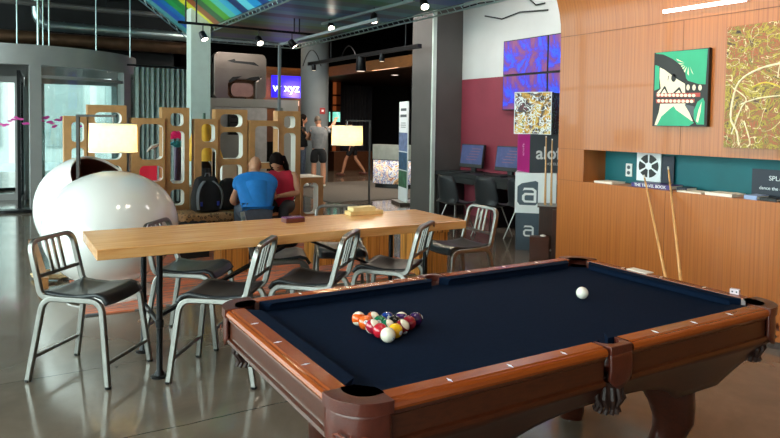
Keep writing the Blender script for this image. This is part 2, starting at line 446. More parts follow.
# ceiling beams / clutter
for i,(x,z) in enumerate(((1.2,4.3),(3.4,4.3),(5.6,4.3),(7.8,4.3))):
    struct(f'trim_{10+i}',Bx(x-.1,x+.1,-5,20,z-.25,H-.005),M['ceil'])

# ---------------------------------------------------------------- outdoors
tag(Bx(-30,30,13.6,60,-.2,-.1).build('pavement',M['street']),kind='structure')
tag(Bx(-60,-5.3,-30,13.55,-.2,-.1).build('side_pavement',M['street']),kind='structure')
t=thing('office_building','pale glass office building seen across the street through the revolving door','building',(0,26,-.1))
b=MB(); b.box(-14,8,0,4,0,14); b.build('facade',M['exterior'],t)
for i in range(8):
    for j in range(4):
        Bx(-13.5+i*2.7,-11.6+i*2.7,-.06,.02,.6+j*3.3,3.1+j*3.3).build('window',M['extdark'],t)
for i in range(9):
    Bx(-13.95+i*2.7-.12,-13.95+i*2.7+.12,-.2,.0,0,14).build('pilaster',M['white'],t)

# ---------------------------------------------------------------- revolving door
rc=V(CAM.x,CAM.y,0)+V(rt.x,rt.y,0).normalized()*-7.0+V(fw.x,fw.y,0).normalized()*12.4
R=2.0
af=math.atan2(-fw.y,-fw.x)      # direction from the drum towards the camera
door=thing('door_1','grey clad revolving entrance door with curved glass','door',(rc.x,rc.y,0),af,kind='structure'); 
# local: +x towards camera, angle phi positive = picture right
def ang(phi): return math.radians(phi)
FZ0,FZ1=2.43,2.76
b=MB(); b.lathe([(R,FZ0),(R+.02,FZ0),(R+.02,FZ1),(R-.15,FZ1),(R-.15,FZ0),(R,FZ0)],None,64,cap=False); b.build('fascia',M['fascia'],door,smooth=30)
b=MB(); b.lathe([(.01,FZ1-.05),(R-.1,FZ1-.05)],None,64,cap=False); b.build('drum_roof',M['steel'],door,solid=.03)
def arcbox(b,ph,w,r0_,r1_,z0,z1):
    Mx=Matrix.Rotation(ang(ph),4,'Z'); b.box(r0_,r1_,-w/2,w/2,z0,z1,Mx)
for ph,w in ((35,.17),(89,.30),(-40,.17),(145,.2),(200,.2),(250,.2)):
    b=MB(); arcbox(b,ph,w,R-.1,R+.02,0,FZ0); b.build('post',M['fascia'],door)
for a0,a1 in ((37,86),(92,143)):
    b=MB(); b.lathe([(R-.04,.1),(R-.04,FZ0)],None,24,ang(a0),ang(a1),cap=False); b.build('curved_glass',M['glass'],door,smooth=True)
b=MB(); b.lathe([(R-.06,.0),(R,.0),(R,.1),(R-.06,.1),(R-.06,0)],None,24,ang(37),ang(86),cap=False); b.build('bottom_rail',M['steel'],door)
b=MB(); b.lathe([(R-.07,2.22),(R,2.22),(R,2.27),(R-.07,2.27),(R-.07,2.22)],None,24,ang(37),ang(86),cap=False); b.build('transom',M['fascia'],door)
b=MB(); b.lathe([(R-.10,.002),(R+.05,.002),(R+.05,.05),(R-.10,.06),(R-.10,.002)],None,48,cap=False); b.build('floor_ring',M['steel'],door)
for k in range(4):
    a=ang(28+90*k); Mx=Matrix.Rotation(a,4,'Z'); b=MB()
    for (x0,x1,z0,z1) in ((.05,1.85,.0,.12),(.05,1.85,2.22,2.34),(.05,.12,.12,2.22),(1.78,1.85,.12,2.22)): b.box(x0,x1,-.025,.025,z0,z1,Mx)
    w=b.build('door_wing',M['fascia'] if k else M['steel'],door)
    MB().box(.12,1.78,-.006,.006,.12,2.22,Mx).build('pane',M['glass'],w)
# pink blossom decals on the glass
random.seed(9)
for a0,a1 in ((2,33),(38,56)):
    b=MB()
    for i in range(26):
        ph=a0+(a1-a0)*i/25; z=1.50+.06*math.sin(i*.7)+random.uniform(-.03,.03)
        Mx=Matrix.Rotation(ang(ph),4,'Z')@Matrix.Translation((R-.03,0,z))@Matrix.Rotation(PI/2,4,'Y')
        b.prism([(.022*math.cos(k*PI/3)*random.uniform(.6,1.2),.04*math.sin(k*PI/3)*random.uniform(.7,1.3)) for k in range(6)],0,.002,Mx)
    b.build('pink_decal',P('pink_decal','#d0409a',.6),door)
# rods hanging over the door fascia
for x in (17,38,43,49,96,130):
    p=PY(x,40,11.2)
    tag(MB().lathe([(.022 if x in(38,) else .012,2.7),(.022 if x in (38,) else .012,4.55)],Matrix.Translation((p.x,11.2,0)),8).build('hanger_rod',M['duct'],smooth=True),
        {17:'thin pale hanger rod at the far left above the door',38:'thickest pale pipe dropping beside the silver duct elbow',43:'thin rod just right of the thickest pale pipe',49:'thin rod crossing in front of the silver duct bend',96:'lone thin rod above the middle of the grey door fascia',130:'rod above the right end of the grey door fascia'}[x],'rod','hanger rods above the entrance')

# ducts
def path_to(pts,y): return [PY(a,b_,y) for a,b_ in pts]
p0=PY(36,-30,12.3); p1=PY(37,22,12.3); p2=PY(188,31,12.3)
pts=fillet([(p1.x,12.3,4.5),(p1.x,12.3,3.30),(p2.x+.4,12.3,3.30)],.28,8)
t=tag(MB().tube(pts,.095,14).build('air_duct',M['duct'],smooth=60),'shiny silver spiral air duct bending up above the entrance','duct')
b=MB()
for i in range(7): 
    x=p1.x+.45+i*.33; b.tube([(x,12.3,3.30),(x+.02,12.3,3.30)],.103,14)
b.build('collar',M['duct'],t)
pts=fillet([(-1.15,12.9,2.735),(-1.15,12.9,3.12),(2.6,12.9,3.12)],.3,8)
tag(MB().tube(pts,.13,14).build('air_duct',M['copper'],smooth=60),'bronze toned duct running below the silver duct','duct')
# ceiling conduits
a=PY(20,2,11.6); c=PY(192,15,11.6)
tag(MB().tube([(a.x-.5,11.6,a.z),(c.x,11.6,a.z)],.05,10).build('conduit',M['darkgrey'],smooth=True),'thick dark grey conduit under the ceiling above the silver duct','pipe')
for x in (a.x+.2,a.x+1.4): MB().tube([(x,11.6,a.z),(x,11.6,H-.005)],.008,6).build('hanger',M['steel'],COL.objects['conduit'])
for i,(y,z,r_,lab) in enumerate(((8.6,4.05,.07,'dark pipe under the ceiling right of the rainbow canopy'),(10.4,4.15,.09,'thicker dark pipe under the ceiling behind the silver track'))):
    tag(MB().tube([(4.6,y,z),(12.5,y,z)],r_,10).build('ceiling_pipe',M['steel'],smooth=True),lab,'pipe')
for i,(px_,py_,w_,h_,lab) in enumerate(((312,54,9,16,'looped flexible cable at the left end of the dark track'),(349,50,8,13,'looped flexible cable behind the large cylinder spotlight'))):
    PP=[PX(px_-w_+2*w_*k/12,py_+h_*(2*k/12-1)**2-4,5.06) for k in range(13)]
    tag(MB().tube(PP,.011,6).build('flexible_cable',M['steel'],smooth=True),lab,'cable')
q=PY(412,6,7.46)
t=thing('exit_light','small green lit sign at the top beside the white corner strip','sign',(q.x-.02,7.40,q.z))
Bx(-.12,.10,0,.06,-.06,.06).build('housing',M['darkgrey'],t); Bx(-.11,.09,-.002,0,-.05,.05).build('green_face',E_('green_sign_glow','#2a9a70',.5),t)
# curtain
def curt(name,m,x0,x1,y,z0,z1,n,amp,label,ry=0):
    def fn(u,v):
        x=x0+(x1-x0)*u; return V(x,y+amp*math.sin(u*n*2*PI)+amp*.4*math.sin(u*n*4.7+1),z0+(z1-z0)*v)
    o=MB().grid(fn,n*10,4).build(name,m,smooth=True,solid=.006); tag(o,label,'curtain'); return o
curt('curtain',M['curtain'],PY(134,90,11).x,PY(194,90,11).x,11.0,.02,2.52,12,.035,'long grey green pleated curtain between the revolving door and pale column')
tag(MB().tube([(1.1,11.0,2.55),(2.5,11.0,2.55)],.018,8).build('curtain_rail',M['steel']),'dark rail holding the grey green curtain','rail')
# pale column
a=PY(191,60,9.6); c=PY(210.5,60,9.6)
struct('column_pale',Bx(a.x,c.x,9.6,9.9,0,H),M['mint'])
# round grey column
struct('column_round',MB().lathe([(.36,0),(.36,H)],Matrix.Translation((PY(314.5,100,13.9).x,13.9,0)),40),M['greycol'],smooth=True)

q=PY(322,111,13.56)
t=thing('fire_alarm','small red fire alarm box on the round grey column','alarm',(q.x,13.575,q.z))
Bx(-.07,.07,-.05,.0,-.08,.08).build('box',P('alarm_red','#a02a2a',.4),t,bevel=.005); Bx(-.03,.03,-.056,-.05,-.02,.03).build('strobe',M['white'],t)
# ---------------------------------------------------------------- portal with sculpture and lit sign
Yp=12.0
b=MB(); b.box(2.80,4.88,Yp,Yp+.5,1.86,2.04); b.box(4.52,4.88,Yp,Yp+.5,0,1.86); b.box(2.80,3.0,Yp,Yp+.5,0,1.86); b.box(3.0,3.9,Yp+.3,Yp+.5,0,1.25)
struct('wall_portal',b,P('portal_grey_paint','#8e8a83',.6,0,.06,2))
struct('wall_inner',Bx(2.6,5.0,14.3,14.4,0,2.0),P('inner_grey_wall','#8c8a87',.6))
tag(Bx(3.25,3.5,14.24,14.3,1.3,1.62).build('picture_frame',M['white']),'small white framed picture on the grey wall behind the divider','picture')
t=thing('fireplace_panel','dark recessed slatted panel on the grey wall behind the divider','panel')
Bx(3.98,4.42,14.2,14.3,1.0,1.78).build('panel',M['black'],t)
for i in range(5): Bx(4.0,4.4,14.18,14.2,1.12+i*.13,1.15+i*.13).build('slat',M['steel'],t)
# the big rounded "a" emblem standing on the portal
t=thing('emblem_sculpture','large brushed metal lower case letter a in a rounded square on the grey portal','sculpture',(3.60,Yp+.25,2.045))
Mz=Matrix(((1,0,0,0),(0,0,1,0),(0,1,0,0),(0,0,0,1)))
b=MB(); w,h=1.16,.98
# plate with openings, made of solid pieces: left block, top, right stem, bowl ring
b.prism(rrect(w,.36,.12,5,0,.80),-.1,.1,Mz)            # top band
b.prism([(-.58,.0+.06),(-.52,0),(-.22,0),(-.28,.08),(-.28,.32),(-.2,.42),(.30,.42),(.58,.55),(.58,.9),(-.58,.9)],-.098,.098,Mz)
b.prism([(.34,0),(.52,0),(.58,.06),(.58,.72),(.45,.78),(.45,.46),(.34,.36)],-.096,.096,Mz)
b.build('metal_body',M['silverpanel'],t,bevel=.01)
b=MB(); b.prism([(-.30,.80),(-.14,.85),(-.12,.81),(.30,.80),(.42,.72),(.2,.75),(-.14,.765)],-.11,-.101,Mz)
b.prism([(-.27,.37),(-.18,.46),(.02,.485),(-.1,.41),(-.24,.33)],-.11,-.101,Mz)
b.prism([(.10,.42),(.22,.47),(.4,.5),(.44,.44),(.3,.40)],-.11,-.101,Mz)
b.build('shadow_groove',M['black'],t)
b=MB(); b.prism(rrect(.50,.30,.12,5,.05,.19),-.06,.05,Mz); b.build('counter_fill',P('rosy_metal','#9c7a72',.35,.5),t)
Bx(-.5,.5,.04,.06,.02,.6).build('bronze_back',P('bronze_panel','#70503a',.4,.5),t)
# words
FONTM={}
def text(body,name,m,size,depth=.004,parent=None,Mx=None,bold=0,align='CENTER'):
    cu=bpy.data.curves.new(name,'FONT'); cu.body=body; cu.size=size; cu.extrude=depth; cu.offset=bold; cu.align_x=align; cu.align_y='CENTER'; cu.resolution_u=4
    o=bpy.data.objects.new(name,cu); COL.objects.link(o); bpy.context.view_layer.update()
    me=bpy.data.meshes.new_from_object(o.evaluated_get(bpy.context.evaluated_depsgraph_get()))
    bpy.data.objects.remove(o); me.materials.clear(); me.materials.append(m)
    me.transform(Mx if Mx is not None else Matrix())
    q=bpy.data.objects.new(name,me); COL.objects.link(q)
    if parent: q.parent=parent
    return q
def face_minusY(x,y,z): return Matrix.Translation((x,y,z))@Matrix.Rotation(PI/2,4,'X')
def face_minusX(x,y,z): return Matrix.Translation((x,y,z))@Matrix.Rotation(-PI/2,4,'Z')@Matrix.Rotation(PI/2,4,'X')
a=PY(274,77,15.2); c=PY(296,98,15.2)
t=thing('lit_sign','glowing blue sign with white letters wxyz behind the thin grey post','sign',((a.x+c.x)/2,15.2,c.z))
w=(c.x-a.x); hh=a.z-c.z
Bx(-w/2-.05,w/2+.15,0,.08,0,hh+.05).build('backboard',M['neonframe'],t)
text('w xyz','letters',M['neonwhite'],.33,.01,t,face_minusY(.03,-.01,hh*.48),.002)
Bx(-w/2-.1,w/2+.05,-.1,.3,-.22,-.08).build('glowing_ledge',E_('bar_ledge_glow','#ffe0c0',1.2),t)
struct('wall_bar',Bx(4.9,5.15+2.0,15.6,15.75,1.0,2.75),P('bar_back_wood','#6b4228',.5))
# lit wooden soffit
b=MB(); b.box(4.2,7.0,16.4,16.7,2.55,3.15); struct('trim_5',b,M['soffit'])
# grey glazed frame above
p=PY(279.5,60,9.0); zf=PY(280,46,9.0).z
b=MB(); b.box(p.x-.022,p.x+.022,8.98,9.02,0.02,zf)
struct('trim_6',b,M['greycol'])
a=PY(212,43,9.0)
struct('trim_7',Bx(a.x,p.x+.022,8.98,9.02,zf,zf+.04),M['greycol'])
struct('trim_8',Bx(p.x-.022,p.x+.022,5.6,8.98,zf,zf+.04),M['greycol'])

# right hand dark room : wood band, curtain, shelves
b=MB(); b.box(7.0,7.2,9.0,17.5,2.84,3.10); struct('trim_9',b,M['soffit'])
struct('ceiling_lobby',Bx(7.2,12.8,9.0,19.9,3.0,3.08),woodmat('dark_soffit_wood',[(.3,'#3a2419'),(.7,'#4c3022')],(6,1,1),.5))
for i,(x,y) in enumerate(((342,72.5),(395,75))):
    q=FL(x,y,2.995)
    t=thing('downlight',['small round ceiling downlight nearest the round column','small round ceiling downlight nearest the tall banner'][i],'downlight',(q.x,q.y,2.995),group='downlights in the lobby ceiling')
    MB().lathe([(.10,-.004),(.10,.004)],None,20).build('lens',E_('downlight_lens','#ffe8d8',2.5),t)
    MB().lathe([(.10,-.006),(.13,-.006),(.13,.004),(.10,.004)],None,20,cap=False).build('trim_ring',M['white'],t)
a=PY(341,100,18.2); c=PY(372,100,18.2)
curt('curtain',M['curtaindark'],a.x,c.x,18.2,.02,2.85,10,.05,'dark blue curtain hanging behind the lit lamp shade')
# bar shelves with bottles/TV behind column (330-345 px)
a=PY(329,100,19.2); c=PY(342,100,19.2)
t=thing('back_shelf','warmly lit shelf unit beside the round column','shelf',((a.x+c.x)/2,19.2,0))
w=(c.x-a.x)/2-.1
Bx(-w,w,.25,.3,0,3.0).build('back_panel',M['warmglow'],t)
for z in (.9,1.2,1.5,2.15,2.5): Bx(-w,w,-.1,.25,z,z+.05).build('shelf_board',M['brownwood'],t)
Bx(-w-.08,-w,-.1,.3,0,3.0).build('side_panel',M['brownwood'],t); Bx(w,w+.15,-.1,.3,0,3.0).build('side_panel',M['brownwood'],t)
t=thing('television','small wall television glowing pale green above the standing man','television',((a.x+c.x)/2,19.17,1.551))
Bx(-.32,.32,-.03,.03,0,.42).build('casing',M['black'],t)
Bx(-.28,.28,-.034,-.03,.04,.38).build('screen',splatter('green_screen',[(.3,'#1a6a60'),(.5,'#80d8c0'),(.7,'#ffffff')],2,False,emit=1.6,dist=1),t)

# carpet area in the lobby
a=FL(325,196); c=FL(420,180)
tag(Bx(4.6,9.5,9.7,13.6,.001,.012).build('area_rug',M['carpet']),'flat grey carpet on the floor under the standing people','rug')
# reception desk
q=FL(385,191); 
t=thing('reception_desk','curved reception desk with a grey top band and a bright mosaic front','desk',(FL(388,190).x+.9,FL(388,190).y+.75,0))
aa=math.atan2(-fw.y,-fw.x)+.1
b=MB(); b.lathe([(.95,.12),(.95,.68)],None,24,aa-1.0,aa+1.4,cap=False); b.build('mosaic_front',M['deskart'],t,smooth=True,solid=.02)
b=MB(); b.lathe([(.98,.70),(.98,1.05),(.8,1.05),(.8,.70),(.98,.70)],None,24,aa-1.0,aa+1.4,cap=False); b.build('grey_band',P('desk_grey_band','#8e938d',.5),t,smooth=30)
b=MB(); b.lathe([(.88,0),(.88,.12)],None,24,aa-1.0,aa+1.4,cap=False); b.build('plinth',M['black'],t,solid=.02)
# tall banner
q=FL(403,205)
az=math.atan2(ray(403,150).y,ray(403,150).x)
t=thing('banner_stand','tall narrow upright banner with city photos beside the grey column','banner',(q.x+.12,q.y+.2,0),az+.30)
Bx(-.28,.28,-.012,.012,.05,1.98).build('printed_panel',M['whiteprint'],t)
for z0,z1,m in ((1.02,1.38,P('banner_sky_print','#6a7aa0',.5,0,.35,10)),(.66,1.0,P('banner_city_print','#3a5a78',.5,0,.35,10)),(.32,.64,P('banner_green_print','#3c6a50',.5,0,.5,10))):
    Bx(-.27,.27,-.014,.014,z0,z1).build('photo_print',m,t)
for i in range(2): text(('VISIT','DENVER')[0] if 0 else ('MORE','TO DO')[i],'lettering',M['slate'],.11,.001,t,face_minusY(0,-.015,1.80-i*.14)) if 0 else None
b=MB()
for k,(w_,z_) in enumerate(((.36,1.80),(.40,1.68),(.3,1.56),(.34,1.52),(.3,1.48))): b.box(-w_/2,w_/2,-.0145,.0145,z_,z_+(.05 if k<2 else .012))
b.build('text_lines',M['slate'],t)
Bx(-.3,.3,-.15,.15,0,.05).build('base',M['silver'],t)

# ---------------------------------------------------------------- folded rainbow canopy
z0=3.2
t=thing('ceiling_canopy','folded ceiling canopy of rainbow striped panels hanging from the dark ceiling','canopy',(2.27,11.2,z0))
b=MB(); b.box(0,2.2,-7.0,0,-.01,.01); b.build('flat_panel',M['stripes_shaded'],t)
Md=Matrix.Rotation(math.atan2(.75,1.0),4,'Y')
Mt=Matrix.Rotation(math.atan2(.72,.98),4,'Y')
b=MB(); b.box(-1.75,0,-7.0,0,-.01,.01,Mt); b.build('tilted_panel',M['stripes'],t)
for nm,ptsx in (('edge_truss',[(0,0,0),(0,-7,0)]),('edge_truss',[(2.2,0,0),(2.2,-7,0)]),('edge_truss',[(0,0,0),(2.2,0,0)]),('edge_truss',[tuple(Mt@V(-1.75,0,0)),(0,0,0)])):
    b=MB(); A_,B_=Vector(ptsx[0]),Vector(ptsx[1]); n=max(4,int((B_-A_).length/.16))
    b.tube([A_+V(0,0,-.03),B_+V(0,0,-.03)],.012,6); b.tube([A_+V(0,0,-.10),B_+V(0,0,-.10)],.012,6)
    for i in range(n):
        pa=A_+(B_-A_)*(i/n); pb=A_+(B_-A_)*((i+.5)/n); b.tube([pa+V(0,0,-.03),pb+V(0,0,-.10)],.006,5)
    o=b.build(nm,M['duct'],t)
for x,y in ((0,-.6),(0,-3),(2.2,-.6),(2.2,-3)):
    MB().tube([(x,y,0),(x,y,1.38)],.012,6).build('hanger',M['steel'],t)

# ---------------------------------------------------------------- track lights
def spot(parent_label,loc,aim,label,e=40,grp='track spotlights'):
    t=thing('spotlight',label,'spotlight',loc,group=grp)
    MB().tube([(0,0,.14),(0,0,.03)],.008,6).build('stem',M['steel'],t)
    d=(Vector(aim)-Vector(loc)).normalized(); Q=V(0,0,-1).rotation_difference(d).to_matrix().to_4x4()
    MB().lathe([(.0,.06),(.045,.05),(.055,-.07),(.050,-.075)],Q,16,cap=False).build('housing',M['steel'],t,smooth=50,solid=.004)
    MB().lathe([(.047,-.072),(.047,-.066)],Q,16).build('lens',M['lampglow'],t)
    ld=bpy.data.lights.new('spot_lamp','SPOT'); ld.energy=e; ld.color=(1,.80,.58); ld.spot_size=math.radians(70); ld.spot_blend=.6; ld.shadow_soft_size=.05
    lo=bpy.data.objects.new('lamp',ld); COL.objects.link(lo); lo.parent=t; lo.rotation_euler=Q.to_euler(); lo.location=d*.085
    return t
def track(pts,label,m='steel',drops=(),w=.035):
    t=thing('lighting_track',label,'track',pts[0]); a=Vector(pts[0])
    MB().tube([V(0,0,0),Vector(pts[1])-a],.1,sq=(w,w)).build('rail',M[m],t)
    for f in drops:
        q=(Vector(pts[1])-a)*f; MB().tube([q,V(q.x,q.y,H-a.z-.01)],.012,6).build('drop_rod',M['steel'],t)
    return t
a=PY(178,22,8.0); c=PY(317,35,8.0); zt=(a.z+c.z)/2
track([(a.x,8.0,a.z),(c.x,8.0,c.z)],'black lighting track running under the rainbow canopy',drops=(.05,.12,.82,.86))
for x,lab,aim in ((203,'black spotlight in front of the pale column top',(2.5,6.5,0)),(259,'middle black spotlight on the track under the canopy',(2.8,6,.5)),(292,'black spotlight near the right end of the canopy track',(5,7,0))):
    q=PY(x,22+(x-178)*.094,8.0); spot(None,(q.x,8.0,q.z-.16),aim,lab,30)
a=FL(321,24,2.98); 
a=PX(322,24,3.6); c=PX(414,0,3.6)
track([tuple(a),tuple(c)],'silver lighting track angling up to the top edge of the view','duct',drops=(.1,.9))
for x,yy,lab in ((331,28,'spotlight below the left end of the silver track'),(374,19,'round white spotlight in the middle of the silver track'),(424,4,'spotlight beside the white corner strip of the partition')):
    q=PX(x,yy-5,3.6); spot(None,(q.x,q.y,q.z-.05),(2.6,4.5,.4) if x<420 else (3.0,3.0,.5),lab,35)
a=PX(309,64,5.0); c=PX(420,46,5.0)
track([tuple(a),tuple(c)],'dark lighting track in front of the wooden soffit',drops=(.25,.9),w=.07)
for x,lab in ((314,'small dark spotlight at the left end of the dark track'),(361,'large dark cylinder spotlight in the middle of the dark track'),(382,'small dark spotlight at the right of the dark track')):
    q=PX(x,63-(x-309)*.16,5.0); t=thing('spotlight',lab,'spotlight',(q.x,q.y,q.z-.03))
    s_=1.7 if x==361 else .9
    MB().lathe([(.05*s_,0),(.06*s_,-.16*s_),(.055*s_,-.165*s_)],None,16).build('housing',M['steel'],t,smooth=50)
    MB().lathe([(.045*s_,-.168*s_),(.045*s_,-.166*s_)],None,16).build('lens',E_('dim_lens','#ffe8d0',1.5),t)
# white pipework/cable on the wall above the screens
for pts,lab in (([(463,8),(480,3),(505,0)],'dark cable crossing the top of the white wall'),([(485,16),(502,19),(520,12),(548,10)],'looping cable above the video screens'),([(528,-2),(536,5),(545,3)],'short coiled cable at the top of the white wall')):
    PP=[PX(x,y,XT-.012) for x,y in pts]; out=[]
    for i in range(len(PP)-1): out+=[PP[i].lerp(PP[i+1],k/5) for k in range(5)]
    tag(MB().tube(out+[PP[-1]],.012,6).build('cable',M['steel'],smooth=True),lab,'cable')

# ---------------------------------------------------------------- video wall
t0=None
sw,sh=.985,.55
for i in range(2):
    for j in range(2):
        y1=6.34-i*sw-.0; z1=2.885-j*sh
        lab=f"video wall screen with swirling blue picture, {'upper' if j==0 else 'lower'} {'left' if i==0 else 'right'} of the four"
        t=thing('video_screen',lab,'screen',(XT-.004,y1,z1-sh),group='screens of the video wall')
        Bx(-.07,0,-sw+.004,-.004,.004,sh-.004).build('casing',M['black'],t)
        o=Bx(-.074,-.07,-sw+.018,-.018,.018,sh-.018).build('display',M['tvscreen'],t)
# computer desk
t=thing('computer_desk','long black computer desk against the maroon wall','desk',(5.48,7.47,0))
Bx(0,.56,-3.2,0,.70,.765).build('desk_top',M['black'],t,bevel=.005)
Bx(.02,.05,-3.15,-.05,.60,.70).build('apron',M['black'],t)
for y in (-.12,-1.6,-3.15): Bx(.02,.54,y,y+.06,0,.70).build('leg_panel',M['black'],t)
def monitor(x,y,label,rz):
    t=thing('computer_monitor',label,'monitor',(x,y,.766),rz,group='monitors on the black desk')
    Mm=Matrix.Translation((0,0,.27))@Matrix.Rotation(.15,4,'Y')
    MB().box(-.02,.03,-.26,.26,-.20,.19,Mm).build('casing',M['black'],t,bevel=.005)
    MB().box(-.023,-.02,-.245,.245,-.14,.175,Mm).build('screen',M['monitor'],t)
    b=MB()
    for k in range(5): b.box(-.025,-.0235,-.20+.02*k,.0+.03*k,.11-.045*k,.12-.045*k,Mm)
    b.build('screen_text',E_('screen_text_glow','#c880a8',.3),t)
    Bx(.02,.06,-.05,.05,0,.2).build('stand',M['black'],t); Bx(-.06,.12,-.13,.13,0,.015).build('foot',M['black'],t)
    return t
monitor(5.86,6.93,'left computer monitor showing a blue desktop, nearest the dark partition',.12)
monitor(5.86,6.02,'right computer monitor showing a blue desktop, beside the magenta box',.12)
for y,lab in ((6.95,'black keyboard in front of the left monitor'),(6.05,'black keyboard in front of the right monitor')):
    tag(MB().box(5.55,5.69,y-.2,y+.2,.767,.785).build('keyboard',M['black'],bevel=.004),lab,'keyboard','keyboards on the black desk')
# moulded shell chairs
def shell_chair(loc,rz,label):
    t=thing('shell_chair',label,'chair',loc,rz,'black shell chairs at the computer desk')
    def fn(u,v):   # u across, v front->top
        a=(u-.5)*2
        if v<.5: x=.22-.42*(v/.5); z=.44-.03*math.sin(v/.5*PI)+.07*a*a*(.3+v)
        else:
            w_=(v-.5)/.5; x=-.20-.09*w_; z=.44+.38*w_+.02
        wd=.195*(1-.25*max(0,v-.6)**1.0*1.2)
        if v>.5: x+=.08*a*a
        if v>.9: wd*=1-(v-.9)*2.5
        if v<.1: wd*=1-(.1-v)*2
        return V(x,a*wd,z)
    MB().grid(fn,12,18).build('shell',P('shell_plastic','#22262a',.5),t,smooth=True,solid=.012)
    for sx,sy in ((.18,.17),(.18,-.17),(-.2,.17),(-.2,-.17)):
        MB().tube([(sx*.5,sy*.5,.415),(sx*1.15,sy*1.15,0)],[.011,.008],8).build('leg',M['silver'],t,smooth=True)
    b=MB()
    b.tube([(.1,.09,.39),(-.1,-.09,.39)],.006,6); b.tube([(-.1,.09,.39),(.1,-.09,.39)],.006,6); b.build('brace',M['steel'],t)
    return t
q=FL(456,190,.62); shell_chair((q.x,q.y,0),.15,'black shell chair tucked at the desk before the left monitor')
q2=FL(493,192,.62); shell_chair((q2.x,q2.y,0),.25,'black shell chair tucked at the desk before the right monitor')
q3=FL(520,196,.62); shell_chair((q3.x+.26,q3.y+.16,0),.2,'black shell chair mostly hidden behind the white letter box')

# ---------------------------------------------------------------- display boxes
def letter_a(s,name,m,parent,Mx):
    b=MB()
    b.tube([ (x*s,y*s,0) for x,y in ((-.32,.30),(.18,.30),(.36,.14),(.36,-.42))],.1,sq=(.004,.13*s)) if 0 else None
    # outer arm
    def bar(poly): b.prism([(x*s,y*s) for x,y in poly],0,.004,Mx)
    bar([(-.34,.24),(-.28,.40),(.20,.40),(.38,.26),(.24,.22),(.14,.28),(-.24,.28)])
    bar([(.24,.26),(.38,.26),(.38,-.40),(.24,-.40)])
    bar([(-.38,-.02),(-.24,.12),(.24,.12),(.24,0),(-.18,0),(-.24,-.06)])
    bar([(-.38,-.02),(-.24,-.06),(-.24,-.26),(-.38,-.28)])
    bar([(-.38,-.26),(-.24,-.24),(-.18,-.29),(.24,-.29),(.24,-.40),(-.26,-.40)])
    return b.build(name,m,parent)
q=FL(515,254.5); S_=.49; cubes=[]
def dbox(cx,cy,z0,z1,w,rz,label,mats,name='display_box'):
    t=thing(name,label,'box',(cx,cy,z0),rz,'printed display boxes stacked in a tower')
    b=MB(); b.box(-w/2,w/2,-w/2,w/2,0,z1-z0); o=b.build('carton',[mats[0],mats[1]],t)
    for p in o.data.polygons:
        if p.normal.x<-.5 : p.material_index=1
    return t
q=FL(534.5,250.5); hv=V(ray(536,200).x,ray(536,200).y,0).normalized(); cx,cy=q.x+hv.x*.25,q.y+hv.y*.25; RZ=-math.atan2(hv.x,hv.y)
fr=face=lambda w: Matrix.Translation((0,-w/2-.001,0))@Matrix.Rotation(PI/2,4,'X')
t=dbox(cx,cy,0,.462,S_,RZ+.04,'slate blue printed box at the bottom of the box tower',(M['slate2'],M['slate2']))
letter_a(.17,'letter_a_print',M['whiteprint'],t,Matrix.Translation((-.09,-S_/2-.001,.24))@Matrix.Rotation(PI/2,4,'X'))
t=dbox(cx+.0,cy,.463,.966,S_+.01,RZ-.02,'white box with a big dark rounded letter a, second from the bottom',(M['whiteprint'],M['whiteprint']))
b=MB(); Mx=Matrix.Translation((0,-S_/2-.006,.24))@Matrix.Rotation(PI/2,4,'X')
b.prism([(-.22,-.10),(-.19,-.14),(.0,-.14),(.03,-.11),(.03,.15),(.0,.165),(-.17,.13),(-.22,.09)],0,.002,Mx); b.build('emblem_print',M['slate2'],t)
b2=letter_a(.23,'letter_a_print',M['whiteprint'],t,Matrix.Translation((-.075,-S_/2-.0085,.225))@Matrix.Rotation(PI/2,4,'X'))
t=dbox(cx+.05,cy-.02,.967,1.448,.46,RZ+.36,'dark box with magenta side and white hotel lettering, third from the bottom',(M['slate'],M['magenta']))
text('aloft','hotel_lettering',M['whiteprint'],.22,.002,t,Matrix.Translation((.045,-.2325,.24))@Matrix.Rotation(PI/2,4,'X'),.004)
text('HOTELS','small_lettering',M['whiteprint'],.045,.001,t,Matrix.Translation((.06,-.2325,.11))@Matrix.Rotation(PI/2,4,'X'))
text('aloft','side_lettering',P('pale_pink_print','#e8a8cc',.5),.09,.001,t,Matrix.Translation((-.2315,-.0,.28))@Matrix.Rotation(-PI/2,4,'Z')@Matrix.Rotation(PI/2,4,'X')@Matrix.Rotation(PI/2,4,'Z'))
t=dbox(cx+.02,cy+.0,1.449,1.965,.47,RZ-.33,'brightly doodled box with white outlines on top of the box tower',(M['cubeart'],M['cubeart2']))
for p in t.children[0].data.polygons:
    p.material_index=1 if p.normal.x>.5 else 0
b=MB(); w=.235; b.tube([(-w,-w,0),(w,-w,0),(w,-w,.516),(-w,-w,.516)],.1,closed=True,sq=(.012,.012)); b.build('white_outline',M['whiteprint'],t)

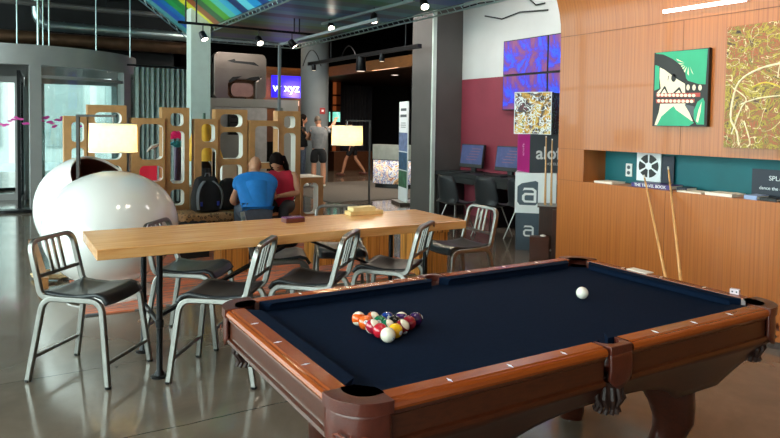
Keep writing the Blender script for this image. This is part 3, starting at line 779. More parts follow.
# cue rack box
q=FL(530.5,259)
q=FL(543,260); sx0,sy0=q.x+hv.x*.17,q.y+hv.y*.17
t=thing('cue_stand','dark brown wooden floor cue stand beside the end of the wood wall','stand',(sx0-.12*math.cos(RZ),sy0-.12*math.sin(RZ)-.12,0),RZ)
Bx(-.02,.30,.0,.32,0,.60).build('cabinet',M['brownwood'],t,bevel=.004)
Bx(.13,.30,-.015,.0,.0,.58).build('door',P('cue_door_wood','#3c1c10',.35),t)
MB().box(-.04,.32,-.02,.34,.60,.615).build('top',M['brownwood'],t,bevel=.003)
q=FL(526.5,261); Bx(-.12,.10,-.14,-.0,0,.27).build('lower_box',P('cue_box_wood','#47210f',.35),t,bevel=.004)
MB().ell((0.03,-.1,.285),.035,.03,.012).build('chalk_tray',M['whitebead'],t)
MB().ell((.115,-.155,.13),.012,.012,.012).build('knob',M['silver'],t)
def cue(A,B_,label,grp):
    A=Vector(A);B_=Vector(B_); d=B_-A
    t=thing('pool_cue',label,'pool cue',A,group=grp)
    MB().tube([V(0,0,0),d*.3,d*.98],[.0145,.0125,.0068],10).build('shaft',M['cue'],t,smooth=60)
    MB().tube([d*.98,d*1.0],.0070,10).build('ferrule_tip',M['whitebead'],t)
    return t
yc_=sy0+.02; a=PY(545,206,yc_); c=PY(547.5,136,yc_); cue((a.x,yc_,.616),(c.x,yc_+.02,c.z),'left of the two cues standing upright in the cue stand','cues in the stand')
yc_-=.06; a=PY(551,206,yc_); c=PY(553.5,139,yc_); cue((a.x,yc_,.616),(c.x,yc_+.02,c.z),'right of the two cues standing upright in the cue stand','cues in the stand')
cue((3.12,1.045,.0),(3.865,1.79,1.225),'pool cue with white tip leaning on the niche ledge, nearer the viewer','cues leaning on the niche')
cue((3.09,1.08,.0),(3.82,1.99,1.14),'thinner looking pool cue leaning beside the purple book','cues leaning on the niche')

# ---------------------------------------------------------------- niche contents
zs=zN0+.001
def book(x0,x1,y0,y1,z0,h,label,m,grp='books in the niche',txt=None,name='book'):
    t=thing(name,label,'book',(x0,(y0+y1)/2,z0),group=grp)
    w=(y1-y0)/2
    b=MB(); b.box(0,x1-x0,-w,w,0,.004); b.box(0,x1-x0,-w,w,h-.004,h); b.box(0,.004,-w,w,.004,h-.004); b.build('cover',m,t)
    Bx(.0045,x1-x0-.003,-w+.003,w-.003,.0042,h-.0042).build('pages',M['paper'],t)
    if txt: text(txt,'spine_text',M['whiteprint'],h*1.0,.0006,t,face_minusX(-.001,0,h/2),.0005)
    return t
Y=lambda x:PX(x,185,3.80).y
book(3.80,3.98,Y(612),Y(594),zs,.018,'pale thin book at the left end of the niche',M['paper'])
book(3.83,4.02,Y(667),Y(629),zs+.0,.036,'thick purple book with white title lying under the reel poster',M['purple'],txt='THE TRAVEL BOOK')
book(3.86,4.0,Y(682),Y(672),zs,.03,'dark book behind the leaning cue',M['navy'])
book(3.79,3.97,Y(702),Y(678),zs,.010,'thin flat white booklet right of the leaning cue',M['paper'])
book(3.79,3.97,Y(733),Y(706),zs,.022,'cream coloured book in the middle of the niche ledge',M['paper'])
book(3.79,3.95,Y(758),Y(745),zs,.03,'pale blue book beside the navy card',P('pale_blue_cover','#8fa6d0',.5))
book(3.80,3.97,Y(777),Y(760),zs,.02,'dark open booklet in front of the navy card',M['black'])
# film reel poster
t=thing('reel_poster','white square card with a black six hole film reel in the niche','poster',(4.035,0,zs+.037))
ya,yb=2.235,1.985
b=MB(); b.box(0,.012,yb,ya,0,.262); b.build('card',M['whiteprint'],t)
yc,zc=(ya+yb)/2,.135
for k in range(6):
    b=MB(); a0=math.radians(60*k+6+30); a1=math.radians(60*k+54+30)
    poly=[(.102*math.cos(a0+(a1-a0)*i/6),.102*math.sin(a0+(a1-a0)*i/6)) for i in range(7)]+[(.035*math.cos((a0+a1)/2+.35),.035*math.sin((a0+a1)/2+.35)),(.035*math.cos((a0+a1)/2-.35),.035*math.sin((a0+a1)/2-.35))]
    b.prism(poly,0,.002,Matrix.Translation((-.0005,yc,zc))@Matrix.Rotation(-PI/2,4,'Z')@Matrix.Rotation(PI/2,4,'X')); b.build('reel_hole',M['black'],t)
t=thing('dark_card','plain navy card standing just right of the reel poster','card',(4.04,0,zs))
Bx(0,.01,1.86,1.975,0,.27).build('card',M['navy'],t)
t=thing('wall_socket','white wall socket plate on the teal niche back','socket',(XW+DN-.012,2.34,1.155))
Bx(0,.012,-.035,.035,-.06,.06).build('plate',M['white'],t,bevel=.003)
for dz in (-.025,.025): MB().prism([(.018*math.cos(k*PI/5),.018*math.sin(k*PI/5)) for k in range(10)],0,.002,Matrix.Translation((-.0005,0,dz))@Matrix.Rotation(-PI/2,4,'Y')).build('outlet',M['slate'],t)
t=thing('event_card','navy event card with fine white lettering at the right end of the niche','card',(4.0,0,zs))
Bx(0,.012,.72,1.16,0,.215).build('card',M['navy'],t)
text('SPLASH','heading',M['whiteprint'],.05,.0006,t,face_minusX(-.001,.95,.15))
text('dance the night away','line_text',M['whiteprint'],.036,.0006,t,face_minusX(-.001,.95,.075))

# ---------------------------------------------------------------- paintings
def wallM(y1,z0): # canvas: u to the right of the picture (=-Y), v up, w out of the wall (-X)
    return Matrix(((0,0,-1,XW-.04),(-1,0,0,y1),(0,1,0,z0),(0,0,0,1)))
W_,H_=.485,.604
t=thing('canvas_painting','painted canvas of a face under a black hat with green leaves','painting',(0,0,0))
Mx=wallM(1.855,1.563)
MB().box(0,W_,0,H_,-.038,0,Mx).build('canvas',M['blackpaint'],t)
def art(poly,m,z,name):
    b=MB(); b.prism([(( (x-72)/275)*W_,max(0,min(1,(( (418-y)/(346+ (x-72)*.115)))))*H_) for x,y in poly],0,z,Mx); return b.build(name,m,t)
art([(80,72),(340,46),(335,216),(300,214),(250,200),(190,130),(130,90),(80,82)],M['greenleaf'],.0006,'green_leaf')
art([(78,130),(100,132),(104,240),(78,250)],M['greenleaf'],.0006,'green_leaf')
for i in range(7):
    a=math.radians(200-22*i); cx_,cy_=250,120
    art([(cx_+20*math.cos(a),cy_-14*math.sin(a)*-1),(cx_+62*math.cos(a)+4,cy_+52*math.sin(a)+3),(cx_+62*math.cos(a)-4,cy_+52*math.sin(a)-6)],M['cream'],.0012,'leaf_streak')
art([(104,140),(128,150),(190,190),(236,215),(238,258),(90,262),(112,240),(104,190)],M['cream'],.0009,'face')
art([(78,76),(120,78),(170,98),(210,125),(236,165),(245,215),(205,198),(150,160),(110,138),(78,128)],M['blackpaint'],.0016,'hat')
art([(178+13*math.cos(k*PI/6),188+19*math.sin(k*PI/6)) for k in range(12)],M['blackpaint'],.0016,'eye')
art([(150,178),(154,178),(150,200),(147,200)],M['blackpaint'],.0016,'brow')
for pts in ([(108,262),(130,228),(136,228),(158,272),(152,272),(132,240),(114,264)],[(160,276),(205,232),(212,232),(226,262),(220,264),(207,244),(166,278)]): art(pts,M['blackpaint'],.0013,'outline')
for k in range(10): art([(92+9+20*k+9*math.cos(j*PI/4),270+8*math.sin(j*PI/4)) for j in range(8)],M['cream'],.0022,'bead')
for k in range(9): art([(95+9+21*k+9*math.cos(j*PI/4),298+8*math.sin(j*PI/4)) for j in range(8)],M['cream'],.0022,'bead')
art([(88,264),(312,256),(312,276),(92,281)],M['redpaint'],.0018,'band'); art([(88,291),(286,286),(286,303),(92,309)],M['redpaint'],.0018,'band')
for cx_,cy_ in ((252,232),(281,232),(310,232)): art([(cx_+8*math.cos(k*PI/6),cy_+14*math.sin(k*PI/6)) for k in range(12)],M['cream'],.0018,'fingernail')
art([(112,312),(240,308),(262,352),(280,392),(240,404),(180,414),(84,414),(106,350)],M['cream'],.0006,'neck')
art([(96,416),(120,372),(170,330),(182,322),(196,340),(258,380),(286,400),(262,416)],M['greenleaf'],.0012,'green_shirt')
art([(284,340),(300,300),(326,280),(334,300),(334,408),(300,408),(284,380)],M['greenleaf'],.0012,'green_leaf')
art([(296,392),(306,340),(320,300),(316,350),(306,400)],M['cream'],.0016,'leaf_streak')
art([(236,312),(286,322),(282,376),(262,352)],M['slate'],.001,'grey_sleeve')
t=thing('canvas_painting','large splatter painting of red, yellow and cream drips','painting',(0,0,0))
Mx=wallM(1.23,1.41)
MB().box(0,1.15,0,.895,-.038,0,Mx).build('canvas',M['splat'],t)
# raised paint trails
def trail(pts,m,r):
    out=[]
    P_=[Vector((x,y,.001)) for x,y in pts]
    for i in range(len(P_)-1):
        p_=P_[max(i-1,0)];q_=P_[i];r_=P_[i+1];s_=P_[min(i+2,len(P_)-1)]
        for k in range(6):
            u=k/6; out.append(.5*((2*q_)+(r_-p_)*u+(2*p_-5*q_+4*r_-s_)*u*u+(3*q_-p_-3*r_+s_)*u**3))
    out.append(P_[-1]); out=[Mx@v for v in out]
    return MB().tube(out,[r*(.5+.5*abs(math.sin(i*1.3))) for i in range(len(out))],6).build('paint_trail',m,t,smooth=True)
cr=P('cream_drip','#efe3c0',.4); yl=P('yellow_drip','#d8c23a',.4)
trail([(.40,.60),(.25,.57),(.12,.50),(.07,.40),(.05,.22),(.1,.12),(.12,.02)],cr,.009)
trail([(.12,.32),(.25,.36),(.45,.38),(.6,.40)],cr,.006); trail([(.2,.44),(.3,.47),(.42,.42),(.44,.36),(.55,.2)],yl,.007)
trail([(.06,.44),(.16,.36),(.12,.28),(.06,.10)],cr,.006); trail([(.5,.88),(.40,.62),(.38,.5)],cr,.005); trail([(.15,.2),(.2,.05),(.18,.01)],cr,.006)

# ---------------------------------------------------------------- long wooden table
TZ=.815; tx0,tx1,ty0,ty1=-.455,2.16,2.31,3.03
t=thing('long_table','long butcher block wooden table with black pipe legs','table',(0,0,0))
Bx(tx0,tx1,ty0,ty1,TZ-.062,TZ).build('tabletop',M['tabletop'],t,bevel=.004)
for i,(x) in enumerate((-.10,1.83)):
    for y in (2.38,2.88):
        b=MB(); b.lathe([(.052,0),(.052,.008),(.03,.012),(.026,.03),(.0185,.04),(.0185,.30),(.024,.305),(.024,.345),(.0185,.35),(.0185,TZ-.075),(.05,TZ-.07),(.05,TZ-.063)],Matrix.Translation((x,y,0)),16)
        b.build('leg',M['steel'],t,smooth=40)
    MB().tube([(x,2.38,.325),(x,2.88,.325)],.0165,10).build('crossbar',M['steel'],t,smooth=60)
    d=1 if i==0 else -1
    MB().tube([(x,2.50,.33),(x+d*.95,2.50,TZ-.065)],.1,sq=(.04,.018)).build('brace',M['steel'],t)
# boxes on the table
q=FL(283,226,TZ)
t=thing('wooden_box','small dark red wooden box lying flat on the long table','box',(FL(293,222,TZ).x,FL(293,222,TZ).y,TZ+.001),.05)
Bx(-.075,.075,-.045,.045,0,.032).build('body',P('dark_red_wood','#5e2a20',.35),t,bevel=.002)
Bx(-.072,.072,-.042,.042,.032,.038).build('lid',P('violet_sheen_lid','#7a4a78',.25),t)
q=FL(364,214,TZ)
t=thing('block_puzzle','pale wooden box of blocks near the far right of the long table','box',(q.x,q.y,TZ+.001),.0)
pw=P('pale_pine','#e0c184',.5)
Bx(-.15,.15,-.055,.055,0,.03).build('tray',pw,t,bevel=.002)
Bx(-.125,.08,-.05,.05,.03,.062).build('block_stack',P('pale_pine_light','#ecd49a',.5),t,bevel=.002)

# ---------------------------------------------------------------- aluminium chairs
def alu_chair():
    t=thing('aluminium_chair','','chair',(0,0,0),group='aluminium chairs around the long table')
    fz=.495
    for s in (1,-1):
        pts=fillet([(.255,s*.225,0),(.195,s*.195,fz),(-.18,s*.195,fz),(-.265,s*.225,0)],.075,7)
        o=MB().tube(pts,.1,sq=(.028,.034)).build('side_frame',M['silver'],t,bevel=.006,smooth=30)
        for x in (.255,-.265): MB().lathe([(.018,0),(.02,.012),(.016,.014)],Matrix.Translation((x,s*.225,0)),10).build('foot_cap',M['black'],o)
    # back loop
    b=MB(); pts=fillet([(-.10,-.19,fz+.004),(-.195,-.195,fz+.006),(-.275,-.19,.825),(-.275,.19,.825),(-.195,.195,fz+.006),(-.10,.19,fz+.004)],.075,7)
    b.tube(pts,.1,sq=(.028,.034)).build('back_frame',M['silver'],t,bevel=.006,smooth=30)
    def bp(f,y): return V(-.195-.08*f,y,fz+.006+f*(.825-fz-.006))
    MB().tube([bp(.36,-.188),bp(.36,.188)],.1,sq=(.012,.022)).build('cross_bar',M['silver'],t)
    for y in (-.055,0,.055): MB().tube([bp(.36,y),bp(.97,y)],.1,sq=(.022,.010)).build('back_slat',M['silver'],t)
    # seat pad, rolled front
    prof=[(-.19,0),(-.10,-.012),(.0,-.016),(.09,-.006),(.15,.004),(.195,-.010),(.222,-.05)]
    def fn(u,v):
        k=v*(len(prof)-1); i=min(int(k),len(prof)-2); f=k-i
        x=prof[i][0]*(1-f)+prof[i+1][0]*f; z=prof[i][1]*(1-f)+prof[i+1][1]*f; y=(u-.5)*.375
        return V(x,y,fz+.028+z-.010*(1-((u-.5)*2)**2))
    MB().grid(fn,10,24).build('seat',M['seatblack'],t,smooth=True,solid=.022)
    # stretchers
    MB().tube([(.24,-.21,.14),(.24,.21,.14)],.1,sq=(.014,.020)).build('front_stretcher',M['silver'],t)
    MB().tube([(-.245,-.21,.14),(-.245,.21,.14)],.1,sq=(.014,.020)).build('rear_stretcher',M['silver'],t)
    return t
chairs=[(-.44,2.67,-41,'aluminium chair at the left end of the table, all four legs in view'),
 (.26,2.27,143,'aluminium chair next to the left end of the pool table, back towards the viewer'),
 (.86,2.30,136,'aluminium chair in the middle of the near side of the table'),
 (1.55,2.42,129,'aluminium chair at the right of the near side, behind the side pocket'),
 (.26,3.0,-37,'aluminium chair tucked at the far left side of the table by the white egg chair'),
 (.95,3.12,-17,'aluminium chair on the far side in front of the man in blue'),
 (1.52,3.18,-112,'aluminium chair on the far side by the pale wooden block box'),
 (2.48,2.83,180,'aluminium chair at the right end of the table, slatted back fully in view')]
c0=alu_chair()
for i,(x,y,a,l) in enumerate(chairs):
    if i==0: c0.location=(x,y,0); c0.rotation_euler=(0,0,math.radians(a)); c0['label']=l
    else: dup(c0,l,(x,y,0),math.radians(a))

# slatted wooden stools behind the table
def stool(x,y,rz,label,w=.36,h=.46):
    t=thing('wooden_stool',label,'stool',(x,y,0),rz,'slatted wooden stools behind the table')
    m=woodmat('stool_plank_'+str(len(bpy.data.materials)),[(.35,'#5c3413'),(.48,'#c8873a'),(.55,'#d0924a'),(.68,'#6e4018')],(16,16,.3),.4,grain=2)
    Bx(-w/2,w/2,-w/2,w/2,.0,h-.035).build('plank_body',m,t,bevel=.003)
    Bx(-w/2-.01,w/2+.01,-w/2-.01,w/2+.01,h-.035,h).build('top',m,t,bevel=.004)
stool(2.93,4.02,.0,'slatted wooden stool beyond the right end of the table')
stool(2.18,4.85,.0,'slatted wooden stool seen under the table between far chairs')
stool(1.13,4.90,.0,'slatted wooden stool seen under the table behind the near left chair',.28)
stool(2.78,4.85,.0,'slatted wooden stool farthest back on the striped rug')

# rug
tag(Bx(-.35,3.0,3.90,6.6,.0005,.012).build('striped_rug',M['rug']),'orange and grey striped rug under the white egg chairs','rug')

# ---------------------------------------------------------------- egg chairs
def egg_chair(loc,rz,label,sx,sy,sz,cut,tilt):
    t=thing('egg_chair',label,'chair',loc,rz,'white egg chairs')
    # shell: ellipsoid with axis along local x, open at +x
    Mx=Matrix.Translation((0,0,sz+.10))@Matrix.Rotation(tilt,4,'Y')
    th1=math.acos(cut)
    def fn(u,v,k=1.0):
        a=2*PI*u; th=th1+(PI-th1)*v*.9999; x=math.cos(th); rr=math.sin(th)
        return Mx@V(x*sx*k,rr*math.cos(a)*sy*k*(1+.06*x),rr*math.sin(a)*sz*k)
    MB().grid(lambda u,v:fn(u,v),40,24,True).build('shell',M['eggwhite'],t,smooth=True)
    MB().grid(lambda u,v:fn(u,v,.955),40,24,True).build('upholstery',M['eggbrown'],t,smooth=True)
    b=MB(); n=40
    def rim(u,v): 
        a=2*PI*u; k=.955+.045*v; x=math.cos(th1); rr=math.sin(th1); return Mx@V(x*sx*k+.012*math.sin(v*PI),rr*math.cos(a)*sy*k*(1+.06*x),rr*math.sin(a)*sz*k)
    b.grid(rim,n,4,True).build('rim',M['eggwhite'],t,smooth=True)
    MB().ell((sx*.0,0,.44),sx*.52,sy*.55,.10).build('cushion',M['eggbrown'],t,smooth=True)
    MB().lathe([(.37,0),(.37,.014),(.10,.03),(.06,.06),(.06,.13),(.16,.17)],None,32).build('pedestal',M['eggwhite'],t,smooth=40)
egg_chair((-.07,4.52,.012),math.radians(70),'large white egg shaped chair nearest the table, its back towards the viewer',.66,.56,.49,.45,-.12)
egg_chair((-.13,5.62,.012),math.radians(-48),'white egg shaped chair behind, brown lining showing in its opening',.54,.50,.53,.58,-.70)
t=tag(Bx(-.62,-.54,5.0,7.2,.0,.10).build('wooden_platform',woodmat('platform_wood',[(.3,'#8a5a30'),(.7,'#a87040')],(6,.6,6),.4)),'low wooden edging board on the floor left of the white egg chairs','board')
# tangled rope
b=MB(); pts=[]
random.seed(3)
q=FL(53,277)
for i in range(70):
    a=i*.55; rr=.11+.05*math.sin(i*.9); pts.append((q.x+rr*math.cos(a)*1.2,q.y+rr*math.sin(a)*1.4,.02+.02*abs(math.sin(i*1.7))))
tag(b.tube(pts,.011,6).build('rope_bundle',M['straw'],smooth=True),'tangled pale rope bundle on the floor beside the egg chairs','rope')

# ---------------------------------------------------------------- floor lamps
def floor_lamp(loc,rz,label,arm=.34,sr=.22,sh_=.27):
    t=thing('floor_lamp',label,'lamp',loc,rz,'arm floor lamps with drum shades')
    Hh=1.585
    MB().lathe([(.14,0),(.14,.015),(.02,.02)],None,28).build('base',M['lampmetal'],t,smooth=40)
    MB().tube([(0,0,.02),(0,0,Hh),],.1,sq=(.028,.028)).build('pole',M['lampmetal'],t)
    MB().tube([(-.014,0,Hh),(arm+.03,0,Hh)],.1,sq=(.028,.022)).build('arm',M['lampmetal'],t)
    MB().tube([(arm,0,Hh-.01),(arm,0,Hh-.09)],.006,8).build('hanger',M['silver'],t)
    b=MB(); zt=Hh-.075; b.lathe([(sr*.97,zt),(sr,zt-sh_)],Matrix.Translation((arm,0,0)),40,cap=False); s=b.build('lamp_shade',M['shade'],t,smooth=True)
    for z,r_ in ((zt,sr*.97),(zt-sh_,sr)): MB().tube([(arm+r_*math.cos(k*PI/16),r_*math.sin(k*PI/16),z) for k in range(32)],.004,6,closed=True).build('shade_ring',M['white'],s)
    MB().ell((arm,0,zt-.13),.035,.035,.045).build('bulb',E_('lamp_bulb','#ffd9a0',18),t,smooth=True)
    ld=bpy.data.lights.new('bulb_light','POINT'); ld.energy=26; ld.color=(1,.84,.60); ld.shadow_soft_size=.05
    lo=bpy.data.objects.new('bulb_light',ld); COL.objects.link(lo); lo.parent=t; lo.location=(arm,0,zt-.13)
az=math.atan2(rt.y,rt.x)
q=PY(78,115,5.3)
floor_lamp((q.x,5.3,0),az-.0,'tall arm floor lamp with glowing drum shade rising between the egg chairs')
q=PY(370,121,6.4)
floor_lamp((q.x,6.4,0),az+PI,'tall arm floor lamp with glowing drum shade right of the standing man',.32,.225,.27)

# ---------------------------------------------------------------- honeycomb room divider
YD=6.55
def frame_panel(name,x0,x1,z0,z1,holes,y,parent,dep=.16):
    """board with rounded openings: built from a curve-filled outline, then extruded"""
    cu=bpy.data.curves.new(name,'CURVE'); cu.dimensions='2D'; cu.fill_mode='BOTH'; cu.extrude=dep/2
    def addp(poly):
        sp=cu.splines.new('POLY'); sp.points.add(len(poly)-1); sp.use_cyclic_u=True
        for k,(a,b_) in enumerate(poly): sp.points[k].co=(a,b_,0,1)
    addp([(x0,z0),(x1,z0),(x1,z1),(x0,z1)])
    for (a,b_,c_,d_) in holes: addp(rrect(c_-a,d_-b_,min(.06,(c_-a)*.3,(d_-b_)*.4),5,(a+c_)/2,(b_+d_)/2))
    o=bpy.data.objects.new(name,cu); COL.objects.link(o); bpy.context.view_layer.update()
    me=bpy.data.meshes.new_from_object(o.evaluated_get(bpy.context.evaluated_depsgraph_get())); bpy.data.objects.remove(o)
    me.materials.clear(); me.materials.append(M['divider']); me.materials.append(M['divedge'])
    me.transform(Matrix.Translation((0,y,0))@Matrix.Rotation(PI/2,4,'X'))
    for p in me.polygons:
        c=p.center; n=p.normal
        inner = abs(n.y)<.5 and (x0+.005<c.x<x1-.005) and (z0+.005<c.z<z1-.005)
        p.material_index=1 if inner else 0
    q=bpy.data.objects.new(name,me); COL.objects.link(q); q.parent=parent; return q
def DX(x): return PY(x,150,YD-.08).x
def DZ(y,x=200): return PY(x,y,YD-.08).z
def panel(parent,px0,px1,py1,py0,holes,dy=0):
    hs=[(DX(a),DZ(d,a),DX(c),DZ(b,a)) for a,b,c,d in holes]
    return frame_panel('frame_panel',DX(px0),DX(px1),0.012 if py0 is None else DZ(py0,px0),DZ(py1,(px0+px1)/2),hs,YD+dy,parent)
t=thing('room_divider','left tan divider frame with rounded openings behind the egg chairs','divider',(0,0,0),group='tan honeycomb room dividers')
panel(t,64,87,116,None,[(71.5,122,84,142),(71.5,148,84,166),(71.5,172,84,190)])
panel(t,88,127,105,None,[(95,112,122,124),(95,131,122,160),(95,166,122,190)],.02)
t=thing('room_divider','middle tan divider frame in front of the grey green curtain','divider',(0,0,0),group='tan honeycomb room dividers')
panel(t,131.5,165,118,None,[(139.5,124,163,160),(139.5,166,163,182),(139.5,188,163,203)])
panel(t,162.5,190,107.5,None,[(171,113,184,126),(171,131,185,184),(171,190,185,206)],.03)
t=thing('room_divider','right tan divider frame behind the seated couple','divider',(0,0,0),group='tan honeycomb room dividers')
panel(t,195,218,119,None,[(201.5,124,215,142),(201.5,148,216,184),(201.5,190,215,206)])
panel(t,216,248,109.5,None,[(221,114,243,127),(221,132,243.5,159),(221,165,243,183),(221,189,243,206)],.03)
panel(t,249.5,279,120.5,None,[(255,126,278.5,163),(255,169,278,186)],.0)
panel(t,278,301,111,None,[(284.5,116,295.5,128),(284.5,133,296,178),(284.5,186,296,204)],.02)
t=thing('low_divider','low tan open shelf frame at the right end of the tall divider','divider',(0,0,0))
panel(t,301,323,177.5,None,[(303,183,318,214)],-.02)
Bx(DX(301),DX(323)+.0,YD-.1,YD+.35,DZ(176.5,310)-.012,DZ(176.5,310)).build('top_board',M['divedge'],t)
# items in the divider
q=PY(144,180,YD+.25)
tag(Bx(q.x-.13,q.x+.13,YD+.12,YD+.3,DZ(183,144),DZ(183,144)+.19).build('gift_box',M['pink'],bevel=.003),'bright pink box on the divider shelf','box')
tag(Bx(DX(132),DX(190),YD+.09,YD+.4,DZ(183.5,160)-.03,DZ(183.5,160)-.002).build('shelf_board',M['divedge']),'long white shelf board behind the middle divider','shelf')
# flower lamp in middle divider
q=PY(178,185,YD+.25)
t=thing('paper_flower','tall paper flower with pink bloom and turquoise petals in the divider','flower',(q.x,YD+.28,DZ(183.5,160)))
MB().lathe([(.04,0),(.045,.2),(.05,.42)],None,14).build('vase',P('plum_vase','#4a3a5c',.4),t)
b=MB()
random.seed(5)
for k in range(14):
    a=k*2.4; b.ell((.09*math.cos(a),.02*math.sin(a),.58+.07*math.sin(a*1.3)),.045,.03,.04)
b.build('bloom',P('pink_petal','#e0206a',.5,emit='#e0206a',es=.2),t,smooth=True)
b=MB()
for k in range(6):
    a=-.9+k*.35; b.tube([(0,0,.42),(.10*math.sin(a),0,.42+.08*math.cos(a)),(.17*math.sin(a),0,.42+.04*math.cos(a))],[.012,.02,.003],6)
b.build('petals',M['cyanpaint'],t,smooth=True)
q=PY(155,148,YD+.3)
t=tag(MB().tube(bez((q.x-.1,YD+.3,q.z-.05),(q.x-.03,YD+.3,q.z+.05),(q.x+.1,YD+.3,q.z+.04),8),[.004,.012,.018,.022,.024,.022,.018,.012,.004],8).tube([(q.x,YD+.3,DZ(183.5,160)-.002),(q.x,YD+.3,q.z+.02)],.003,6).build('paper_bird',M['white'],smooth=True),'small white paper bird shape in front of the curtain','ornament')
# yellow umbrella/plush seen through the right divider
q=PY(204,160,YD+.9)
t=thing('hanging_costume','yellow ruffled dress hanging behind the right divider','dress',(q.x,YD+.9,0))
def fn(u,v):
    a=2*PI*u; r_=(.10+.17*(1-v))*(1+.10*math.sin(a*7)); return V(r_*math.cos(a),r_*.7*math.sin(a),1.0+.55*v)
MB().grid(fn,56,10,True).build('dress',M['yellow'],t,smooth=True)
MB().tube([(0,0,1.54),(0,0,1.66)],.02,8).build('neck_post',P('dark_green_paint','#2a4a38',.5),t)
MB().lathe([(.12,0),(.12,.9),(.05,1.0)],None,16).build('stand',M['black'],t)
q=PY(228,172,YD+.5)
tag(Bx(q.x-.11,q.x+.09,YD+.4,YD+.5,q.z-.17,q.z+.14).build('white_carton',M['white'],bevel=.004),'small white carton seen through the divider left of the man in blue','box')
Bx(0,0.01,0,.01,0,.01).bm.free()
q=PY(211,175,YD+.45)
zc_=PY(228,172,YD+.5).z-.172
tag(Bx(DX(196),DX(245),YD+.38,YD+.7,.0,zc_).build('low_cabinet',P('beige_laminate','#b5aa95',.5)),'beige low cabinet behind the right divider','cabinet')
tag(Bx(DX(304),DX(318),YD+.5,YD+.8,.0,.75).build('grey_bin',P('olive_grey','#8c8a6c',.6),bevel=.01),'olive grey bin behind the low shelf frame','bin')

# ---------------------------------------------------------------- bench with bags
bx0=PY(180,218,6.1).x; bx1=PY(231,218,6.1).x
t=thing('padded_bench','long padded bench in animal print in front of the divider','bench',(0,0,0))
Bx(bx0,bx1,5.92,6.42,.36,.47).build('cushion',M['leopard'],t,bevel=.03,seg=3)
Bx(bx0+.03,bx1-.03,5.97,6.38,.12,.36).build('base',M['brownwood'],t)
for x in (bx0+.08,bx1-.08):
    for y in (6.0,6.34): MB().tube([(x,y,.12),(x,y,0)],.02,8).build('leg',M['steel'],t)
def backpack(loc,rz,label,s=1,straps=True):
    t=thing('backpack',label,'backpack',loc,rz)
    def fn(u,v):
        a=2*PI*u; w=.17*s*(1-.55*max(0,v-.35)**1.3); w*= (math.sin(min(1,v/.08)*PI/2)*.25+.75); 
        if v>.93: w*=1-(v-.93)*9
        ca=math.copysign(abs(math.cos(a))**.6,math.cos(a)); sa=math.copysign(abs(math.sin(a))**.6,math.sin(a))
        return V(w*ca,.11*s*sa*(1-.3*v)*(w/.17/s+.1),.42*s*v)
    MB().grid(fn,28,18,True).build('bag_body',M['darkcloth'],t,smooth=True)
    if straps:
        gm=P('grey_webbing','#5a5f66',.7)
        for sg in (-1,1):
            MB().tube(bez((sg*.05,-.09*s,.36*s),(sg*.19,-.19*s,.28*s),(sg*.13,-.13*s,.04*s),8),.1,sq=(.04,.012)).build('shoulder_strap',gm,t,smooth=True)
        MB().tube([(-.03,-.03,.40*s),(-.02,-.05,.45*s),(.02,-.05,.45*s),(.03,-.03,.40*s)],.008,6).build('handle',gm,t)
        for sg in (-1,1): MB().box(sg*.10-.012,sg*.10+.012,-.145*s,-.13*s,.08,.13).build('buckle',P('blue_buckle','#2438a0',.5),t)
q=PY(206,214,6.12); backpack((q.x,6.12,.472),.05,'black backpack with grey straps standing on the animal print bench',1.02)
q=PY(229,214,6.2); backpack((q.x,6.22,.472),.4,'second dark backpack on the bench behind the man in blue',.9,False)
b=MB()
for i,(x,y,r_) in enumerate(((184,222,.10),(194,224,.12),(203,223,.09))):
    q=PY(x,y,5.75); b.ell((q.x,5.75,.30),r_,.13,.12) 
b.box(PY(184,222,5.75).x-.06,PY(203,222,5.75).x+.05,5.67,5.83,.0,.26)
tag(b.build('tote_bag',M['darkcloth'],smooth=True),'crumpled black tote bag on the floor before the bench','bag')

